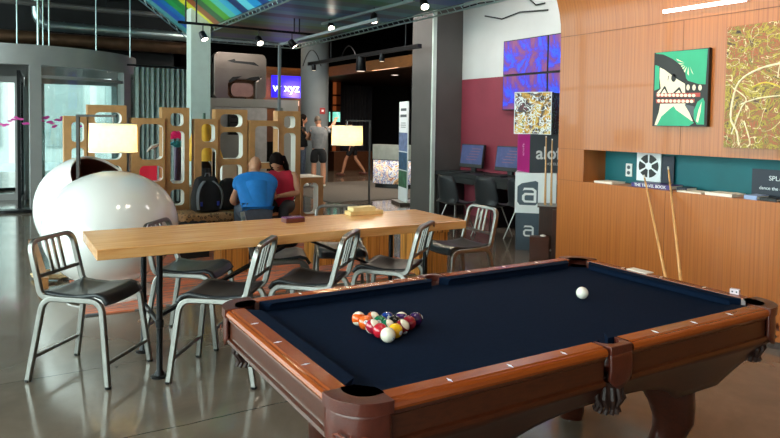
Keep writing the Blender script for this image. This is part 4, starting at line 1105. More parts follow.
# ---------------------------------------------------------------- people
def skin_mesh(nodes,edges,root=0,sub=2):
    me=bpy.data.meshes.new('sk'); me.from_pydata([n[0] for n in nodes],edges,[])
    o=bpy.data.objects.new('sk',me); COL.objects.link(o)
    o.modifiers.new('skin','SKIN'); 
    sv=me.skin_vertices[0].data
    for i,n in enumerate(nodes):
        r_=n[1]; sv[i].radius=(r_,r_) if not isinstance(r_,tuple) else r_; sv[i].use_root=(i==root)
    sb=o.modifiers.new('sub','SUBSURF'); sb.levels=sub; sb.render_levels=sub
    bpy.context.view_layer.update()
    out=bpy.data.meshes.new_from_object(o.evaluated_get(bpy.context.evaluated_depsgraph_get()))
    bpy.data.objects.remove(o); return out
def lerp(a,b,t): return Vector(a).lerp(Vector(b),t)
def person(label,loc,rz,J,cloth,hair,shoes=True,female=False,bulk=1.0):
    """J: joints (x fwd, y left, z up): pelvis chest neck head + L/R shoulder elbow wrist hip knee ankle toe"""
    t=thing('person',label,'person',loc,rz)
    k=(.92 if female else 1.0)*bulk
    g=lambda n:Vector(J[n])
    nodes=[];edges=[];idx={}
    def nd(n,p,r_): idx[n]=len(nodes); nodes.append((Vector(p),r_)); return idx[n]
    def ed(a,b): edges.append((idx[a],idx[b]))
    nd('pelvis',g('pelvis'),.13*k); nd('waist',lerp(g('pelvis'),g('chest'),.5)+V(-.01,0,0),.125*k); nd('chest',g('chest'),.135*k); nd('neck',g('neck'),.058*k)
    hd=(g('head')-g('neck')); hu=hd.normalized()
    nd('hb',g('neck')+hd*.45,.055*k)
    for a,b in (('pelvis','waist'),('waist','chest'),('chest','neck'),('neck','hb')): ed(a,b)
    for s in 'LR':
        nd('sh'+s,g('sh'+s),.068*k); nd('ua'+s,lerp(g('sh'+s),g('el'+s),.4),.050*k); nd('el'+s,g('el'+s),.040*k); nd('fa'+s,lerp(g('el'+s),g('wr'+s),.35),.041*k); nd('wr'+s,g('wr'+s),.026*k)
        pd=(g('wr'+s)-g('el'+s)).normalized(); nd('pa'+s,g('wr'+s)+pd*.05,.032*k)
        nd('hip'+s,g('hip'+s),.098*k); nd('th'+s,lerp(g('hip'+s),g('kn'+s),.45),.078*k); nd('kn'+s,g('kn'+s),.055*k); nd('ca'+s,lerp(g('kn'+s),g('an'+s),.35),.058*k); nd('an'+s,g('an'+s),.038*k); nd('toe'+s,g('toe'+s),.036*k)
        for a,b in (('chest','sh'+s),('sh'+s,'ua'+s),('ua'+s,'el'+s),('el'+s,'fa'+s),('fa'+s,'wr'+s),('wr'+s,'pa'+s),('pelvis','hip'+s),('hip'+s,'th'+s),('th'+s,'kn'+s),('kn'+s,'ca'+s),('ca'+s,'an'+s),('an'+s,'toe'+s)): ed(a,b)
    thin={'pelvis','waist','chest'}
    if 'shirt' in cloth:
        thin|={'shL','shR'}
        if cloth['shirt'][1]: thin|={'uaL','uaR'}
    thin|={'hipL','hipR','thL','thR'}
    if cloth['trousers'][1]: thin|={'knL','knR','caL','caR'}
    inv={v:n_ for n_,v in idx.items()}
    me=skin_mesh([(p_,r_*(.62 if inv[i] in thin else 1)) for i,(p_,r_) in enumerate(nodes)],edges)
    b=MB(); b.bm.from_mesh(me)
    # head with face, ears, nose
    fwd=Vector(J['face']).normalized(); hc=g('neck')+hd*.95
    sd=hu.cross(fwd).normalized(); fwd=sd.cross(hu).normalized()
    Mh=Matrix.Translation(hc)@Matrix((fwd,sd,hu)).transposed().to_4x4()
    def hf(u,v):
        a=2*PI*u; th=PI*(v*.998+.001); z=-math.cos(th); r_=math.sin(th)
        x=r_*math.cos(a); y=r_*math.sin(a)
        X=x*.096+(.010 if z<0 and x>0 else 0)*(-z); Y_=y*.074*(1-.16*max(0,-z)); Z=z*.122
        # nose, brow, eye sockets
        if abs(y)<.22 and x>.6 and -.35<z<.1: X+=.018*(1-abs(z+.2)/.3 if abs(z+.2)<.3 else 0)
        return Mh@V(X,Y_,Z)
    b.grid(hf,32,22,True)
    for s in (1,-1):
        b.ell((-.005,s*.076,-.01),.018,.008,.030,Mh,8,6)
    for s in 'LR':
        w_=g('wr'+s); e_=g('el'+s); pd=(w_-e_).normalized(); sgn=1 if s=='L' else -1
        lat=pd.cross(V(0,0,1)); lat=lat.normalized() if lat.length>.1 else V(1,0,0)
        nn=lat.cross(pd).normalized(); base=w_+pd*.075
        for f,(o_,L_) in enumerate(((-.028,.070),(-.010,.080),(.009,.076),(.027,.060))):
            st=base+lat*o_; m1=st+pd*L_*.5; m2=st+pd*L_*.85-nn*.02
            b.tube([st-pd*.02,st,m1,m2],[.0095,.0095,.0085,.006],7)
        st=w_+pd*.03+lat*(-.028); b.tube([st,st+pd*.03-lat*.02,st+pd*.06-lat*.024-nn*.01],[.011,.010,.007],7)
    body=b.build('body',M['skin'],t,smooth=80)
    # facial features
    fb=MB()
    for s in (1,-1): fb.ell((.087,s*.030,.004),.008,.013,.006,Mh,8,6)
    fb.build('eyes',M['hair'],t); 
    MB().ell((.088,0,-.058),.008,.024,.005,Mh,8,6).build('mouth',P('lips','#9a4a44',.5),t)
    # clothing: inflated skins over the same skeleton
    def cloth_part(name,sel,extra,m,eds):
        ns=[];mp={}
        for n in sel:
            p,r_=nodes[idx[n]]; mp[n]=len(ns); ns.append((p,r_+extra))
        es=[(mp[a],mp[b_]) for a,b_ in eds]
        me=skin_mesh(ns,es); q=bpy.data.objects.new(name,me); me.materials.append(m); COL.objects.link(q); q.parent=t
        for p in me.polygons: p.use_smooth=True
        return q
    if 'shirt' in cloth:
        sel=['waist','pelvis','chest','neck','shL','uaL','shR','uaR']; m,sleeve=cloth['shirt']
        # collar node slightly lowered
        nodes.append((lerp(g('chest'),g('neck'),.72),.088*k)); idx['col']=len(nodes)-1; sel[3]='col'
        eds=[('waist','pelvis'),('waist','chest'),('chest','col'),('chest','shL'),('chest','shR')]
        if sleeve: eds+= [('shL','uaL'),('shR','uaR')]
        else: sel=[x for x in sel if not x.startswith('ua')]
        cloth_part('shirt',sel,.020,m,eds)
    if 'trousers' in cloth:
        m,long_=cloth['trousers']; sel=['pelvis','hipL','thL','hipR','thR']; eds=[('pelvis','hipL'),('hipL','thL'),('pelvis','hipR'),('hipR','thR')]
        nodes.append((lerp(g('pelvis'),g('chest'),.18),.118*k)); idx['belt']=len(nodes)-1; sel.append('belt'); eds.append(('pelvis','belt'))
        for s in 'LR':
            if long_: sel+=['kn'+s,'ca'+s,'an'+s]; eds+=[('th'+s,'kn'+s),('kn'+s,'ca'+s),('ca'+s,'an'+s)]
            else:
                nodes.append((lerp(g('hip'+s),g('kn'+s),.8),.075*k)); idx['hem'+s]=len(nodes)-1; sel.append('hem'+s); eds.append(('th'+s,'hem'+s))
        cloth_part('trousers' if long_ else 'shorts',sel,.016,m,eds)
    if shoes:
        for s in 'LR':
            A=g('an'+s); T_=g('toe'+s); d=(T_-A); d.z=0; L_=max(d.length,.12); d=d.normalized() if d.length>0 else V(1,0,0)
            MR=Matrix.Translation((A.x,A.y,A.z-.05))@Matrix((d,V(0,0,1).cross(d),V(0,0,1))).transposed().to_4x4()
            MB().ell((.06,0,.012),.14,.050,.045,MR,14,8).build('shoe',cloth.get('shoe',M['shoe']),t,smooth=True)
    if hair:
        m,long_=hair; b=MB()
        def hr(u,v):
            a=2*PI*u; th=PI*(1-v*(.60)); z=-math.cos(th); r_=math.sin(th); x=r_*math.cos(a); y=r_*math.sin(a)
            cutx=.0 if x<.2 else max(0,.55-z)*.0
            return Mh@V(x*.106-.008,y*.084,max(z,-.15 if x<.45 else .5)*.132)
        def hr(u,v):
            a=2*PI*u; z=math.cos(PI*v*.62); r_=math.sin(PI*v*.62); cx_=math.cos(a)
            lim=-.25 if cx_<.35 else -.25+(cx_-.35)/.65*.85
            if z<lim: z=lim; r_=math.sqrt(max(0,1-z*z))
            return Mh@V(r_*cx_*.104-.006,r_*math.sin(a)*.083,z*.130)
        b.grid(hr,30,12,True)
        if long_:
            for s in (-1,-.6,-.2,.2,.6,1):
                st=Mh@V(-.05,s*.07,.02); md=Mh@V(-.085 if abs(s)<.9 else -.02,s*.085,-.12); en=Mh@V(-.08 if abs(s)<.9 else .03,s*.09,-.27)
                b.tube([st,md,en],[.035,.036,.012],8)
        b.build('hair',m,t,smooth=80)
    return t
def seatJ(lean,sh_w=.19,**k):
    # seated figure, pelvis at origin height .12 above the seat
    J=dict(pelvis=(0,0,0),chest=(.12+lean*.5,0,.34-lean*.12),neck=(.20+lean,0,.50-lean*.25),head=(.27+lean*1.4,0,.64-lean*.38),face=(1,0,-.6))
    for s,q in (('L',1),('R',-1)):
        J['sh'+s]=(.16+lean*.8,q*sh_w,.45-lean*.2); J['el'+s]=(.30+lean*.8,q*(sh_w+.06),.20-lean*.1); J['wr'+s]=(.44+lean*.5,q*.10,.12)
        J['hip'+s]=(.02,q*.09,-.02); J['kn'+s]=(.44,q*.14,.0); J['an'+s]=(.46,q*.14,-.36); J['toe'+s]=(.58,q*.15,-.40)
    J.update(k); return J
# stool under the man
def ottoman(x,y,label,h):
    t=thing('round_pouf',label,'pouf',(x,y,0),group='dark poufs under the seated couple')
    MB().lathe([(.16,.0),(.19,.03),(.20,h*.5),(.19,h-.05),(.15,h)],None,28).build('pouf_body',M['darkcloth'],t,smooth=50)
    MB().tube([(.201*math.cos(k*PI/14),.201*math.sin(k*PI/14),h*.5) for k in range(28)],.006,6,closed=True).build('piping',M['black'],t,smooth=True)
q=PY(257,215,5.45); mx,my=q.x,5.45
ottoman(mx,my,'round dark pouf under the man in blue',.37)
person('bald person in a blue polo shirt seated with back to the viewer, leaning forward',(mx,my,.53),math.radians(78),
  seatJ(.12,.21,face=(1,.0,-1.0),neck=(.28,0,.41),head=(.37,-.02,.50),chest=(.15,0,.28),shL=(.17,.19,.30),shR=(.17,-.19,.30),elL=(.22,.25,.10),elR=(.34,-.24,.12),wrL=(.42,.16,.04)),
  {'shirt':(M['blueshirt'],True),'trousers':(M['jeans'],True),'shoe':M['darkcloth']},None,bulk=1.18)
q=PY(278,215,5.95); wx,wy=q.x+.06,5.95
ottoman(wx,wy,'round dark pouf under the woman in red',.37)
person('person with long dark hair in a red sleeveless top, looking down at the lap',(wx,wy,.53),math.radians(-128),
  seatJ(.02,.17,face=(.6,.0,-1.0),neck=(.15,0,.46),head=(.27,0,.55),chest=(.08,0,.28),shL=(.09,.17,.40),shR=(.09,-.17,.40),elL=(.12,.23,.16),elR=(.12,-.23,.16),wrL=(.33,.06,.14),wrR=(.33,-.06,.14)),
  {'shirt':(M['redshirt'],False),'trousers':(M['darkcloth'],True),'shoe':M['darkcloth']},(M['hair'],True),female=True)
def standJ(**k):
    J=dict(pelvis=(0,0,.93),chest=(0,0,1.28),neck=(0,0,1.48),head=(.02,0,1.62),face=(1,0,-.1))
    for s,q in (('L',1),('R',-1)):
        J['sh'+s]=(0,q*.17,1.37); J['el'+s]=(-.03,q*.25,1.13); J['wr'+s]=(.06,q*.25,.88)
        J['hip'+s]=(0,q*.095,.88); J['kn'+s]=(.02,q*.11,.48); J['an'+s]=(-.02,q*.12,.08); J['toe'+s]=(.11,q*.14,.035)
    J.update(k); return J
q=FL(324,187.5)
person('person in a grey t-shirt and black shorts standing, one arm raised, back to the viewer',(q.x-.15,q.y,0.012),math.radians(70),
  standJ(elR=(.12,-.34,1.46),wrR=(.28,-.42,1.60),elL=(.1,.27,1.16),wrL=(.28,.20,1.14),head=(.12,.02,1.58),neck=(.06,0,1.45)),
  {'shirt':(M['greyshirt'],True),'trousers':(M['darkcloth'],False)},(M['greyhair'],False),bulk=1.2)
q=FL(306,187)
person('person in dark clothes half hidden beside the person in the grey t-shirt',(q.x-.05,q.y+.15,.012),math.radians(-20),
  standJ(elR=(.15,-.2,1.2),wrR=(.34,-.1,1.3)),{'shirt':(M['darkcloth'],True),'trousers':(M['jeans'],True)},(M['hair'],True),female=True)
q=FL(353,176)
person('walking person in dark clothes whose bare legs show below the lamp shade',(q.x,q.y,0),az+PI*.98,
  standJ(knL=(.20,.10,.50),anL=(.30,.11,.09),toeL=(.42,.12,.04),knR=(-.06,-.10,.50),anR=(-.34,-.11,.12),toeR=(-.24,-.12,.05),pelvis=(0,0,.88),chest=(.06,0,1.22),neck=(.1,0,1.40),head=(.14,0,1.52),shL=(.08,.17,1.34),shR=(.08,-.17,1.34)),
  {'shirt':(M['darkcloth'],True),'trousers':(M['darkcloth'],False),'shoe':M['leather']},(M['hair'],False),female=True)
# low wooden benches behind the walking person
q=PY(352,160,18.3)
tag(Bx(PY(334,160,17.2).x,PY(372,160,17.2).x,17.2,17.6,0,.62).build('lobby_bench',woodmat('lobby_wood',[(.3,'#4a2c1c'),(.7,'#5c3822')],(1,1,4),.4)),'low brown wooden bench front behind the walking person','bench')

# ---------------------------------------------------------------- pool table
Sx=.2413; L8,W4=8*Sx,4*Sx; ZR=.775; ZB=.737; D_=.0885; RW=.150
t=thing('pool_table','large cherry wood pool table with navy cloth and leather pockets','pool table',(0,0,0))
CR=.115
Bx(-.05,L8+.05,-.05,W4+.05,ZB-.04,ZB).build('playing_cloth',M['chalkcloth'],t)
# cushions : profile (distance inwards from nose d, z)
def cushion(a,b_,inw):
    """a->b nose line ends, inw=inward normal"""
    A=Vector((a[0],a[1],0));B_=Vector((b_[0],b_[1],0)); n=Vector((inw[0],inw[1],0)); d=(B_-A).normalized()
    prof=[(0,ZB+.036),(-.052,ZR-.001),(-.054,ZB+.0),(-.014,ZB+.001),(-.012,ZB+.022)]
    b=MB(); rings=[]
    for P_,sg in ((A,1),(B_,-1)):
        rg=[]
        for off,z in prof:
            rg.append(b.bm.verts.new(P_+n*off-d*sg*abs(off)*.75+V(0,0,z)))
        rings.append(rg)
    m=len(prof)
    for k in range(m): b.bm.faces.new((rings[0][k],rings[0][(k+1)%m],rings[1][(k+1)%m],rings[1][k]))
    b.bm.faces.new(rings[0][::-1]); b.bm.faces.new(rings[1])
    return b.build('cushion',M['chalkcloth'],t)
pc=.075; ps=.062; mid=L8/2
for y,iy in ((0,1),(W4,-1)):
    cushion((pc,y),(mid-ps,y),(0,iy)); cushion((mid+ps,y),(L8-pc,y),(0,iy))
for x,ix in ((0,1),(L8,-1)): cushion((x,pc),(x,W4-pc),(ix,0))
# rails: wood profile outward distance o from the nose, z
rp=[(.053,ZR-.006),(.055,ZR),(.106,ZR),(.111,ZR-.004),(.120,ZR-.003),(.129,ZR-.009),(.133,ZR-.020),(.129,ZR-.030),(.119,ZR-.036),(.121,ZR-.044),(.113,ZR-.052),(.113,ZR-.118),(.124,ZR-.122),(.126,ZR-.134),(.113,ZR-.140),(.05,ZR-.14)]
def rail(A,B_,out,m,cut0,cut1,apron=True):
    A=Vector((A[0],A[1],0));B_=Vector((B_[0],B_[1],0));n=Vector((out[0],out[1],0)); d=(B_-A).normalized()
    b=MB(); rings=[[b.bm.verts.new(P_+n*o_+V(0,0,z)) for o_,z in rp] for P_ in (A+d*cut0,B_-d*cut1)]
    k_=len(rp)
    for k in range(k_): b.bm.faces.new((rings[0][k],rings[0][(k+1)%k_],rings[1][(k+1)%k_],rings[1][k]))
    b.bm.faces.new(rings[0][::-1]); b.bm.faces.new(rings[1])
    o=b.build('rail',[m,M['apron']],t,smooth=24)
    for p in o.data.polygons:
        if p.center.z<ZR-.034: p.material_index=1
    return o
c0_=.015; s0=.068
def sight(par,x,y,alongx):
    a,b_=(.016,.006) if not alongx else (.006,.016)
    b=MB(); poly=[(a,0),(a*.3,b_*.5),(0,b_),(-a*.3,b_*.5),(-a,0),(-a*.3,-b_*.5),(0,-b_),(a*.3,-b_*.5)]
    b.prism([(x+p,y+q_) for p,q_ in poly],ZR+.0001,ZR+.001); b.build('sight',M['whitebead'],par)
for y,oy in ((0,-1),(W4,1)):
    ra=rail((0,y),(mid,y),(0,oy),M['railwood'],c0_,s0); rb=rail((mid,y),(L8,y),(0,oy),M['railwood'],s0,c0_)
    for k in (1,2,3): sight(ra,k*Sx,y+oy*D_,True); sight(rb,(8-k)*Sx,y+oy*D_,True)
for x,ox in ((0,-1),(L8,1)):
    ra=rail((x,0),(x,W4),(ox,0),M['railwoodY'],c0_,c0_)
    for k in (1,2,3): sight(ra,x+ox*D_,k*Sx,False)
# corner leather pockets
def corner(cx_,cy_,sx_,sy_):
    o=thing('corner_pocket','','',(cx_,cy_,0));
    o.parent=t; o.scale=(1,1,1)
    def m(p): return (p[0]*sx_,p[1]*sy_)
    # local frame: x,y positive = outwards. cap outline between two rails, with throat circle
    ro=.136; rc_=.128
    outer=[(-.016,ro)]+[(ro-rc_+rc_*math.sin(a),ro-rc_+rc_*math.cos(a)) for a in [PI/2*i/12 for i in range(13)]]+[(ro,-.016)]
    r_in=.068; cxi=.014
    inner=[(ro-.10 if 0 else .052,-.016)]+[(cxi+r_in*math.cos(a),cxi+r_in*math.sin(a)) for a in [math.radians(-28+146*i/12) for i in range(13)]]+[(-.016,.052)]
    poly=[m(p) for p in outer+inner]
    b=MB(); b.prism(poly,ZR-.034,ZR+.003); b.build('leather_cap',M['leather'],o,bevel=.014,smooth=50,seg=4)
    # skirt following the outside
    arc=[(-.012,ro-.014)]+[(ro-rc_-.0+ (rc_-.014)*math.sin(a),ro-rc_+(rc_-.014)*math.cos(a)) for a in [PI/2*i/12 for i in range(13)]]+[(ro-.014,-.012)]
    n=len(arc)
    def sk(u,v):
        k=u*(n-1); i=min(int(k),n-2); f=k-i; x=arc[i][0]*(1-f)+arc[i+1][0]*f; y=arc[i][1]*(1-f)+arc[i+1][1]*f
        drop=.10+.05*math.sin(u*PI); q_=m((x,y)); bul=1+.02*math.sin(v*PI); return V(q_[0]*bul,q_[1]*bul,ZR-.028-v*drop)
    MB().grid(sk,26,8).build('leather_skirt',M['leather'],o,smooth=True,solid=.012)
    # tooled emblem
    b=MB(); c45=m((ro-rc_+rc_*.72,ro-rc_+rc_*.72)); nrm_=V(c45[0],c45[1],0).normalized(); tg=V(-nrm_.y,nrm_.x,0)
    ctr=V(c45[0],c45[1],ZR-.10)+nrm_*.004
    for sg in (1,-1):
        b.tube([ctr+tg*sg*x+V(0,0,z)-nrm_*(x*x*4.2) for x,z in ((0,-.012),(.02,.004),(.04,.012),(.058,.006),(.045,-.006),(.025,-.010))],[.003,.004,.004,.003,.003,.002],6)
    b.tube([ctr+V(0,0,-.02),ctr+V(0,0,.016)],.003,6); b.build('tooled_emblem',P('worn_leather','#7a3a2a',.3,0,.2,40,coat=.4),o,smooth=True)
    # pocket liner
    lm=m((cxi,cxi)); ao=math.atan2(sy_,sx_); MB().lathe([(.069,ZR-.006),(.066,ZR-.06),(.05,ZR-.13),(.001,ZR-.15)],Matrix.Translation((lm[0],lm[1],0)),20,ao-1.75,ao+1.75,cap=False).build('pocket_liner',M['leather'],o,smooth=True,solid=.004)
    fringe(o,lm[0]*1.9,lm[1]*1.9)
    return o
def fringe(o,x,y,z1=ZR-.155,L_=.10):
    for k in range(12):
        a=2*PI*k/12; r_=.045
        MB().tube([(x+r_*math.cos(a),y+r_*math.sin(a),z1),(x+(r_+.012)*math.cos(a),y+(r_+.012)*math.sin(a),z1-L_*.4),(x+r_*.8*math.cos(a+.2),y+r_*.8*math.sin(a+.2),z1-L_*.8),(x+r_*.95*math.cos(a),y+r_*.95*math.sin(a),z1-L_)],[.009,.010,.008,.010],6).build('fringe',M['darkleather'],o,smooth=True)
    MB().lathe([(.055,z1+.02),(.05,z1-.0),(.035,z1-L_*.8),(.0,z1-L_*.85)],Matrix.Translation((x,y,0)),16,cap=False).build('net_basket',P('fringe_dark_leather','#2e150e',.4),o,smooth=True)
for cx_,cy_,sx_,sy_ in ((0,0,-1,-1),(L8,0,1,-1),(0,W4,-1,1),(L8,W4,1,1)): corner(cx_,cy_,sx_,sy_)
# side pockets
def side(cy_,sy_):
    o=thing('side_pocket','','',(mid,cy_,0)); o.parent=t
    w=.056; ro=.135; cin=.052; r_=.05
    outer=[(-w,ro),(w,ro)]
    inner=[(w,cin)]+[(r_*math.cos(a),cin+.012+r_*math.sin(a)*.85) for a in [math.radians(0+180*i/10) for i in range(11)]]+[(-w,cin)]
    b=MB(); b.prism([(x,y*sy_) for x,y in outer+inner],ZR-.03,ZR+.002); b.build('leather_cap',M['leather'],o,bevel=.007,smooth=35)
    def sk(u,v):
        x=(u-.5)*2*w; y=ro-.008; dr=.10+.035*math.sin(u*PI); return V(x,(y+.006*math.sin(v*PI))*sy_,ZR-.02-v*dr)
    MB().grid(sk,12,6).build('leather_skirt',M['leather'],o,smooth=True,solid=.012)
    MB().lathe([(.050,ZR-.006),(.048,ZR-.08),(.001,ZR-.13)],Matrix.Translation((0,sy_*(cin+.012),0)),20,sy_*PI/2-1.5,sy_*PI/2+1.5,cap=False).build('pocket_liner',M['leather'],o,smooth=True,solid=.004)
    fringe(o,0,sy_*.075)
side(0,-1); side(W4,1)
# cabinet below the rails: tapering box with arched lower edge
zc1=ZR-.14; zc0=ZR-.345
x0,x1,y0,y1=-.10,L8+.10,-.10,W4+.10; IX,IY=.27,.11
def side_panel(c0_,c1_,b0_,b1_,arch):
    c0_,c1_,b0_,b1_=[Vector(q_) for q_ in (c0_,c1_,b0_,b1_)]
    def fn(u,v):
        e=min(1,abs(u-.5)*2/.62); k=v*(1-arch*(1-e**2.5)); A_=c0_.lerp(b0_,k**.85); B_=c1_.lerp(b1_,k**.85); q_=A_.lerp(B_,u); q_.z=zc1+(zc0-zc1)*k; return q_
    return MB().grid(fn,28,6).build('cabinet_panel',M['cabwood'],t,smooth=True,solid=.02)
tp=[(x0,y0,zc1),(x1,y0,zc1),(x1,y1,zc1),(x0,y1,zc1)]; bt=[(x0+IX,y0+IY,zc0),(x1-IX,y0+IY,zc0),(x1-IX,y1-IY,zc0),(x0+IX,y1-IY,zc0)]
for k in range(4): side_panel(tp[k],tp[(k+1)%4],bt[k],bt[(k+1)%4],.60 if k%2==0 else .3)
Bx(.0,L8,.0,W4,ZB-.13,ZB-.045).build('slate_bed',P('slate_frame','#2a1a12',.6),t)
# cabriole legs
def pleg(x,y,sx_,sy_):
    o=thing('leg','','',(x,y,0)); o.parent=t
    d=V(sx_,sy_,0).normalized(); b=MB(); zt=zc0-.01
    prof=[(0,zt,.125),(.01,zt-.05,.12),(.035,zt-.12,.10),(.045,zt-.19,.088),(.03,zt-.26,.072),(.0,zt-.33,.062),(.01,.05,.066),(.03,.02,.062),(.03,.0,.058)]
    rings=[]
    for off,z,w in prof:
        c=d*off; tg=V(-d.y,d.x,0); ring=[]
        for k in range(16):
            a=2*PI*k/16; ca=math.copysign(abs(math.cos(a))**.7,math.cos(a)); sa=math.copysign(abs(math.sin(a))**.7,math.sin(a))
            ring.append(b.bm.verts.new(c+d*ca*w+tg*sa*w+V(0,0,z)))
        rings.append(ring)
    for i in range(len(rings)-1):
        for k in range(16): b.bm.faces.new((rings[i][k],rings[i][(k+1)%16],rings[i+1][(k+1)%16],rings[i+1][k]))
    b.bm.faces.new(rings[0][::-1]); b.bm.faces.new(rings[-1])
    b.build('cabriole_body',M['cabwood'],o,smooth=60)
    MB().box(-.15,.15,-.125,.125,zt,zt+.035).build('mounting_plate',M['cabwood'],o,bevel=.008)
for x,sx_ in ((.30,-1),(1.67,1)):
    for y,sy_ in ((.20,-1),(W4-.22,1)): pleg(x,y,sx_,sy_)
# balls
def ballmat(c,stripe):
    t_=NT('ball_'+c.strip('#')+('_stripe' if stripe else '')); col=lin(c); co=t_.coord((1,1,1)); sx=t_.add('ShaderNodeSeparateXYZ'); t_.link(co,sx.inputs[0])
    iv=lin('#f3ead6')
    if stripe:
        a=t_.add('ShaderNodeMath',operation='ABSOLUTE'); t_.link(sx.outputs[2],a.inputs[0])
        base=t_.ramp(a.outputs[0],[(0,col),(.0155,iv)],'CONSTANT')
    else: base=t_.ramp(t_.noise(co,2,1),[(0,col),(1,col)])
    t_.link(base,t_.b.inputs['Base Color']); t_.b.inputs['Roughness'].default_value=.12; t_.b.inputs['Coat Weight'].default_value=.6; return t_.m
RB=.0285
def ball(x,y,label,c,num=None,stripe=False,rot=(0,0,0),grp='racked pool balls'):
    o=thing('pool_ball' if num else 'cue_ball',label,'ball',(x,y,ZB+RB+.0005),group=grp if num else None)
    o.rotation_euler=rot
    MB().ell((0,0,0),RB,RB,RB,None,32,20).build('ball_body',ballmat(c,stripe),o,smooth=True)
    if num:
        for k in (0,1):
            Mn=Matrix.Rotation(k*PI,4,'Z')@Matrix.Rotation(PI/2,4,'X')
            # number disc lies on the sphere surface
            b=MB(); b.lathe([(.0085,-.0012),(.0085,.0004),(.0,.0014)],Mn@Matrix.Translation((0,0,RB-.001)),16); b.build('number_disc',M['whiteprint'],o,smooth=True)
            text(str(num),'number',M['blackpaint'],.011,.0003,o,Mn@Matrix.Translation((0,0,RB+.0006)))
d=2*RB+.0004; hx=d*math.sqrt(3)/2
# rows: x columns from the wide end (x=.308) to the tip (x=.308+4*hx)
cols=[
 [(9,'#f3ead6',0,'cream ball nearest the viewer at the corner of the rack'),(3,'#c01f30',0,'red ball second from the near corner along the wide end'),(11,'#b02038',1,'white topped ball with red stripe in the middle of the wide end'),(5,'#e8641e',0,'plain orange ball second from the far corner along the wide end'),(13,'#e8601c',1,'orange striped ball at the left corner of the rack')],
 [(1,'#f0b81a',0,'bright yellow ball touching the cream corner ball'),(14,'#1a6a48',1,'white ball with green stripe in the middle of the rack'),(6,'#126a44',0,'solid green ball behind the green striped ball'),(15,'#c85a28',1,'white topped ball with a warm stripe at the back left edge')],
 [(7,'#8a1f28',1,'white topped ball with dark red stripe right of the yellow ball'),(8,'#0c0c0e',0,'black ball inside the rack'),(2,'#163a8a',0,'dark blue ball at the back edge')],
 [(4,'#8a1c2a',0,'maroon ball with white number disc near the right corner'),(12,'#3a1a5a',1,'purple and white striped ball at the back right edge')],
 [(10,'#32164a',0,'dark purple ball at the far right corner of the rack')]]
random.seed(12)
for i,c in enumerate(cols):
    for j,(n_,co_,st,lab) in enumerate(c):
        y=.388+(j+i*.5)*d; x=.308+i*hx
        if n_==9: rot=(.3,.0,.3)
        elif n_ in (11,15,14,7): rot=(.75 if n_!=14 else .9,.3,.3)
        else: rot=(random.uniform(-.5,.5),random.uniform(-.5,.5),random.uniform(-1,1))
        ball(x,y,lab,co_,n_,bool(st),rot)
ball(1.429,.475,'lone white cue ball near the far right of the cloth','#f4efe2')
# small things on the far rail
q=PX(735,292,L8+.10)
t=thing('chalk_cube','small pale chalk cube on the right end rail','chalk',(L8+.10,q.y,ZR+.001),.3)
Bx(-.0115,.0115,-.02,.02,0,.024).build('cube_body',P('chalk_wrap','#e2cfd8',.6),t,bevel=.001)
for dy in (-.009,.009): MB().lathe([(.004,0),(.004,.0008)],Matrix.Translation((-.0115,dy,.012))@Matrix.Rotation(-PI/2,4,'Y'),10).build('chalk_dot',M['navy'],t)
a=PX(630,270,L8+.10); c=PX(650,275,L8+.10)
t=tag(Bx(L8+.07,L8+.13,c.y,a.y,ZR+.001,ZR+.006).build('score_card',M['paper']),'flat white card lying on the far part of the end rail','card')

# ---------------------------------------------------------------- lights
def area(name,loc,rot,sx_,sy_,e,col=(1,1,1),spread=None):
    ld=bpy.data.lights.new(name,'AREA'); ld.shape='RECTANGLE'; ld.size=sx_; ld.size_y=sy_; ld.energy=e; ld.color=col
    if spread: ld.spread=math.radians(spread)
    o=bpy.data.objects.new(name,ld); COL.objects.link(o); o.location=loc; o.rotation_euler=rot; return o
# daylight coming through the left glazing and the entrance
area('daylight_left',(-5.3,3.5,2.3),(0,-PI/2,0),3.8,17,1300,(1,.975,.94))
area('daylight_front',(0,-4.9,2.6),(PI/2,0,0),7,3,30,(1,.96,.9))
#area('daylight_entrance',(-.5,15.2,1.5),(-PI/2,0,0),4.5,2.6,700,(1,.99,.96))
def spotl(name,loc,aim,e,ang_,col=(1,.78,.55),soft=.08,blend=.7):
    ld=bpy.data.lights.new(name,'SPOT'); ld.energy=e; ld.spot_size=math.radians(ang_); ld.spot_blend=blend; ld.color=col; ld.shadow_soft_size=soft
    o=bpy.data.objects.new(name,ld); COL.objects.link(o); o.location=loc; o.rotation_euler=(Vector(aim)-Vector(loc)).to_track_quat('-Z','Y').to_euler(); return o
# ceiling spots washing the wood wall and the paintings
for y,e in ((2.3,46),(1.6,88),(.7,88),(-.4,60)):
    spotl('wall_washer',(2.0,y,3.6),(3.77,y,1.75),e,80,(1,.75,.50))
for x,y,e in ((.4,.4,45),(1.5,.4,45),(1.0,-1.2,60),(-.8,.3,50),(.8,2.8,60),(1.8,3.0,60)):
    spotl('fill_spot',(x,y,4.3),(x,y,0),e,95,(1,.86,.70),.15)  # unseen spots added as general fill over the pool and long tables
spotl('lobby_light',(4.2,6.2,4.0),(5.2,6.8,0),120,110,(1,.93,.85),.2)
spotl('lobby_light',(5.2,5.2,4.2),(6.05,6.2,3.2),45,100,(1,.97,.93),.2)
spotl('lobby_light',(6.6,10.8,2.7),(6.6,11.5,0),60,120,(1,.75,.5),.2)
spotl('lobby_light',(3.2,9.5,4.2),(3.4,12,1.8),150,80,(1,.86,.7),.2)
spotl('lobby_light',(6.3,14.6,2.4),(6.3,16.4,2.9),60,120,(1,.62,.32),.1)
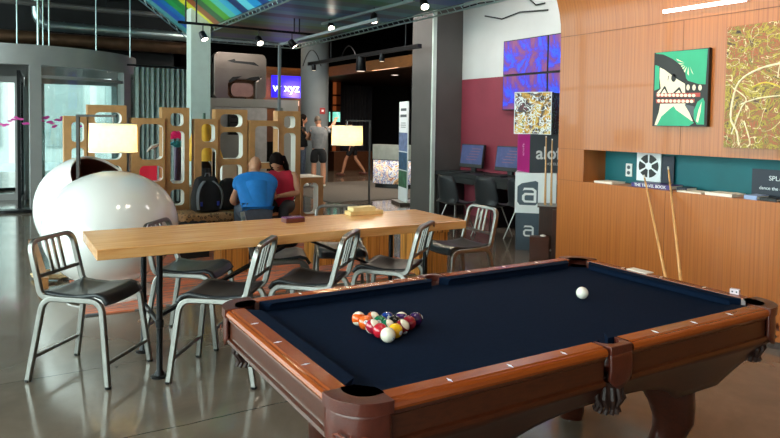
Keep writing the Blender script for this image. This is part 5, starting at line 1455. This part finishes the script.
spotl('lobby_light',(4.9,14.6,2.4),(5.2,16.4,2.9),60,120,(1,.62,.32),.1)
spotl('lobby_light',(5.2,10.6,3.9),(5.6,12.9,1.6),90,80,(.9,.95,1),.2)
spotl('lobby_light',(7.9,9.4,2.6),(7.3,11.4,.5),70,90,(1,.9,.8),.1)
spotl('canopy_fill',(-3.2,7.5,3.0),(1.5,8.2,3.7),520,50,(.97,.98,1),.2)  # unseen spot added to brighten the tilted canopy panel
spotl('lobby_light',(9.2,14.2,2.7),(9.2,15,0),40,120,(1,.7,.45),.2)
for x,y,e,c in ((1.5,6.5,120,(1,.95,.88)),(1.6,9.3,110,(1,.98,.95)),(4.2,9.0,130,(1,.93,.85)),(3.6,10.4,150,(1,.92,.82)),(6.8,11.8,90,(1,.86,.7)),(8.6,15.5,35,(1,.8,.6)),(4.8,4.5,60,(1,.96,.92)),(5.6,14.2,60,(1,.8,.6))):
    area('ambient_fill',(x,y,4.2 if x<6.5 else 2.85),(0,0,0),1.2,1.2,e,c)  # soft unseen lights added to lift the ambient level
# world
w=bpy.data.worlds.new('world'); sc.world=w; w.use_nodes=True; nt=w.node_tree
bg=nt.nodes['Background']; sky=nt.nodes.new('ShaderNodeTexSky'); sky.sky_type='HOSEK_WILKIE'; sky.turbidity=4; sky.sun_direction=(-.4,-.5,.75)
mx=nt.nodes.new('ShaderNodeMixRGB'); mx.inputs[0].default_value=.85; mx.inputs[2].default_value=(1,1,.98,1)
nt.links.new(sky.outputs[0],mx.inputs[1]); nt.links.new(mx.outputs[0],bg.inputs[0]); bg.inputs[1].default_value=7
# render look
sc.view_settings.view_transform='Standard'; sc.view_settings.look='None'; sc.view_settings.gamma=1; sc.view_settings.exposure=0.0
sc.cycles.use_denoising=True
try: sc.cycles.denoiser='OPENIMAGEDENOISE'
except Exception: pass
sc.cycles.max_bounces=7; sc.cycles.transparent_max_bounces=12; sc.cycles.sample_clamp_indirect=4
sc.cycles.caustics_reflective=False; sc.cycles.caustics_refractive=False
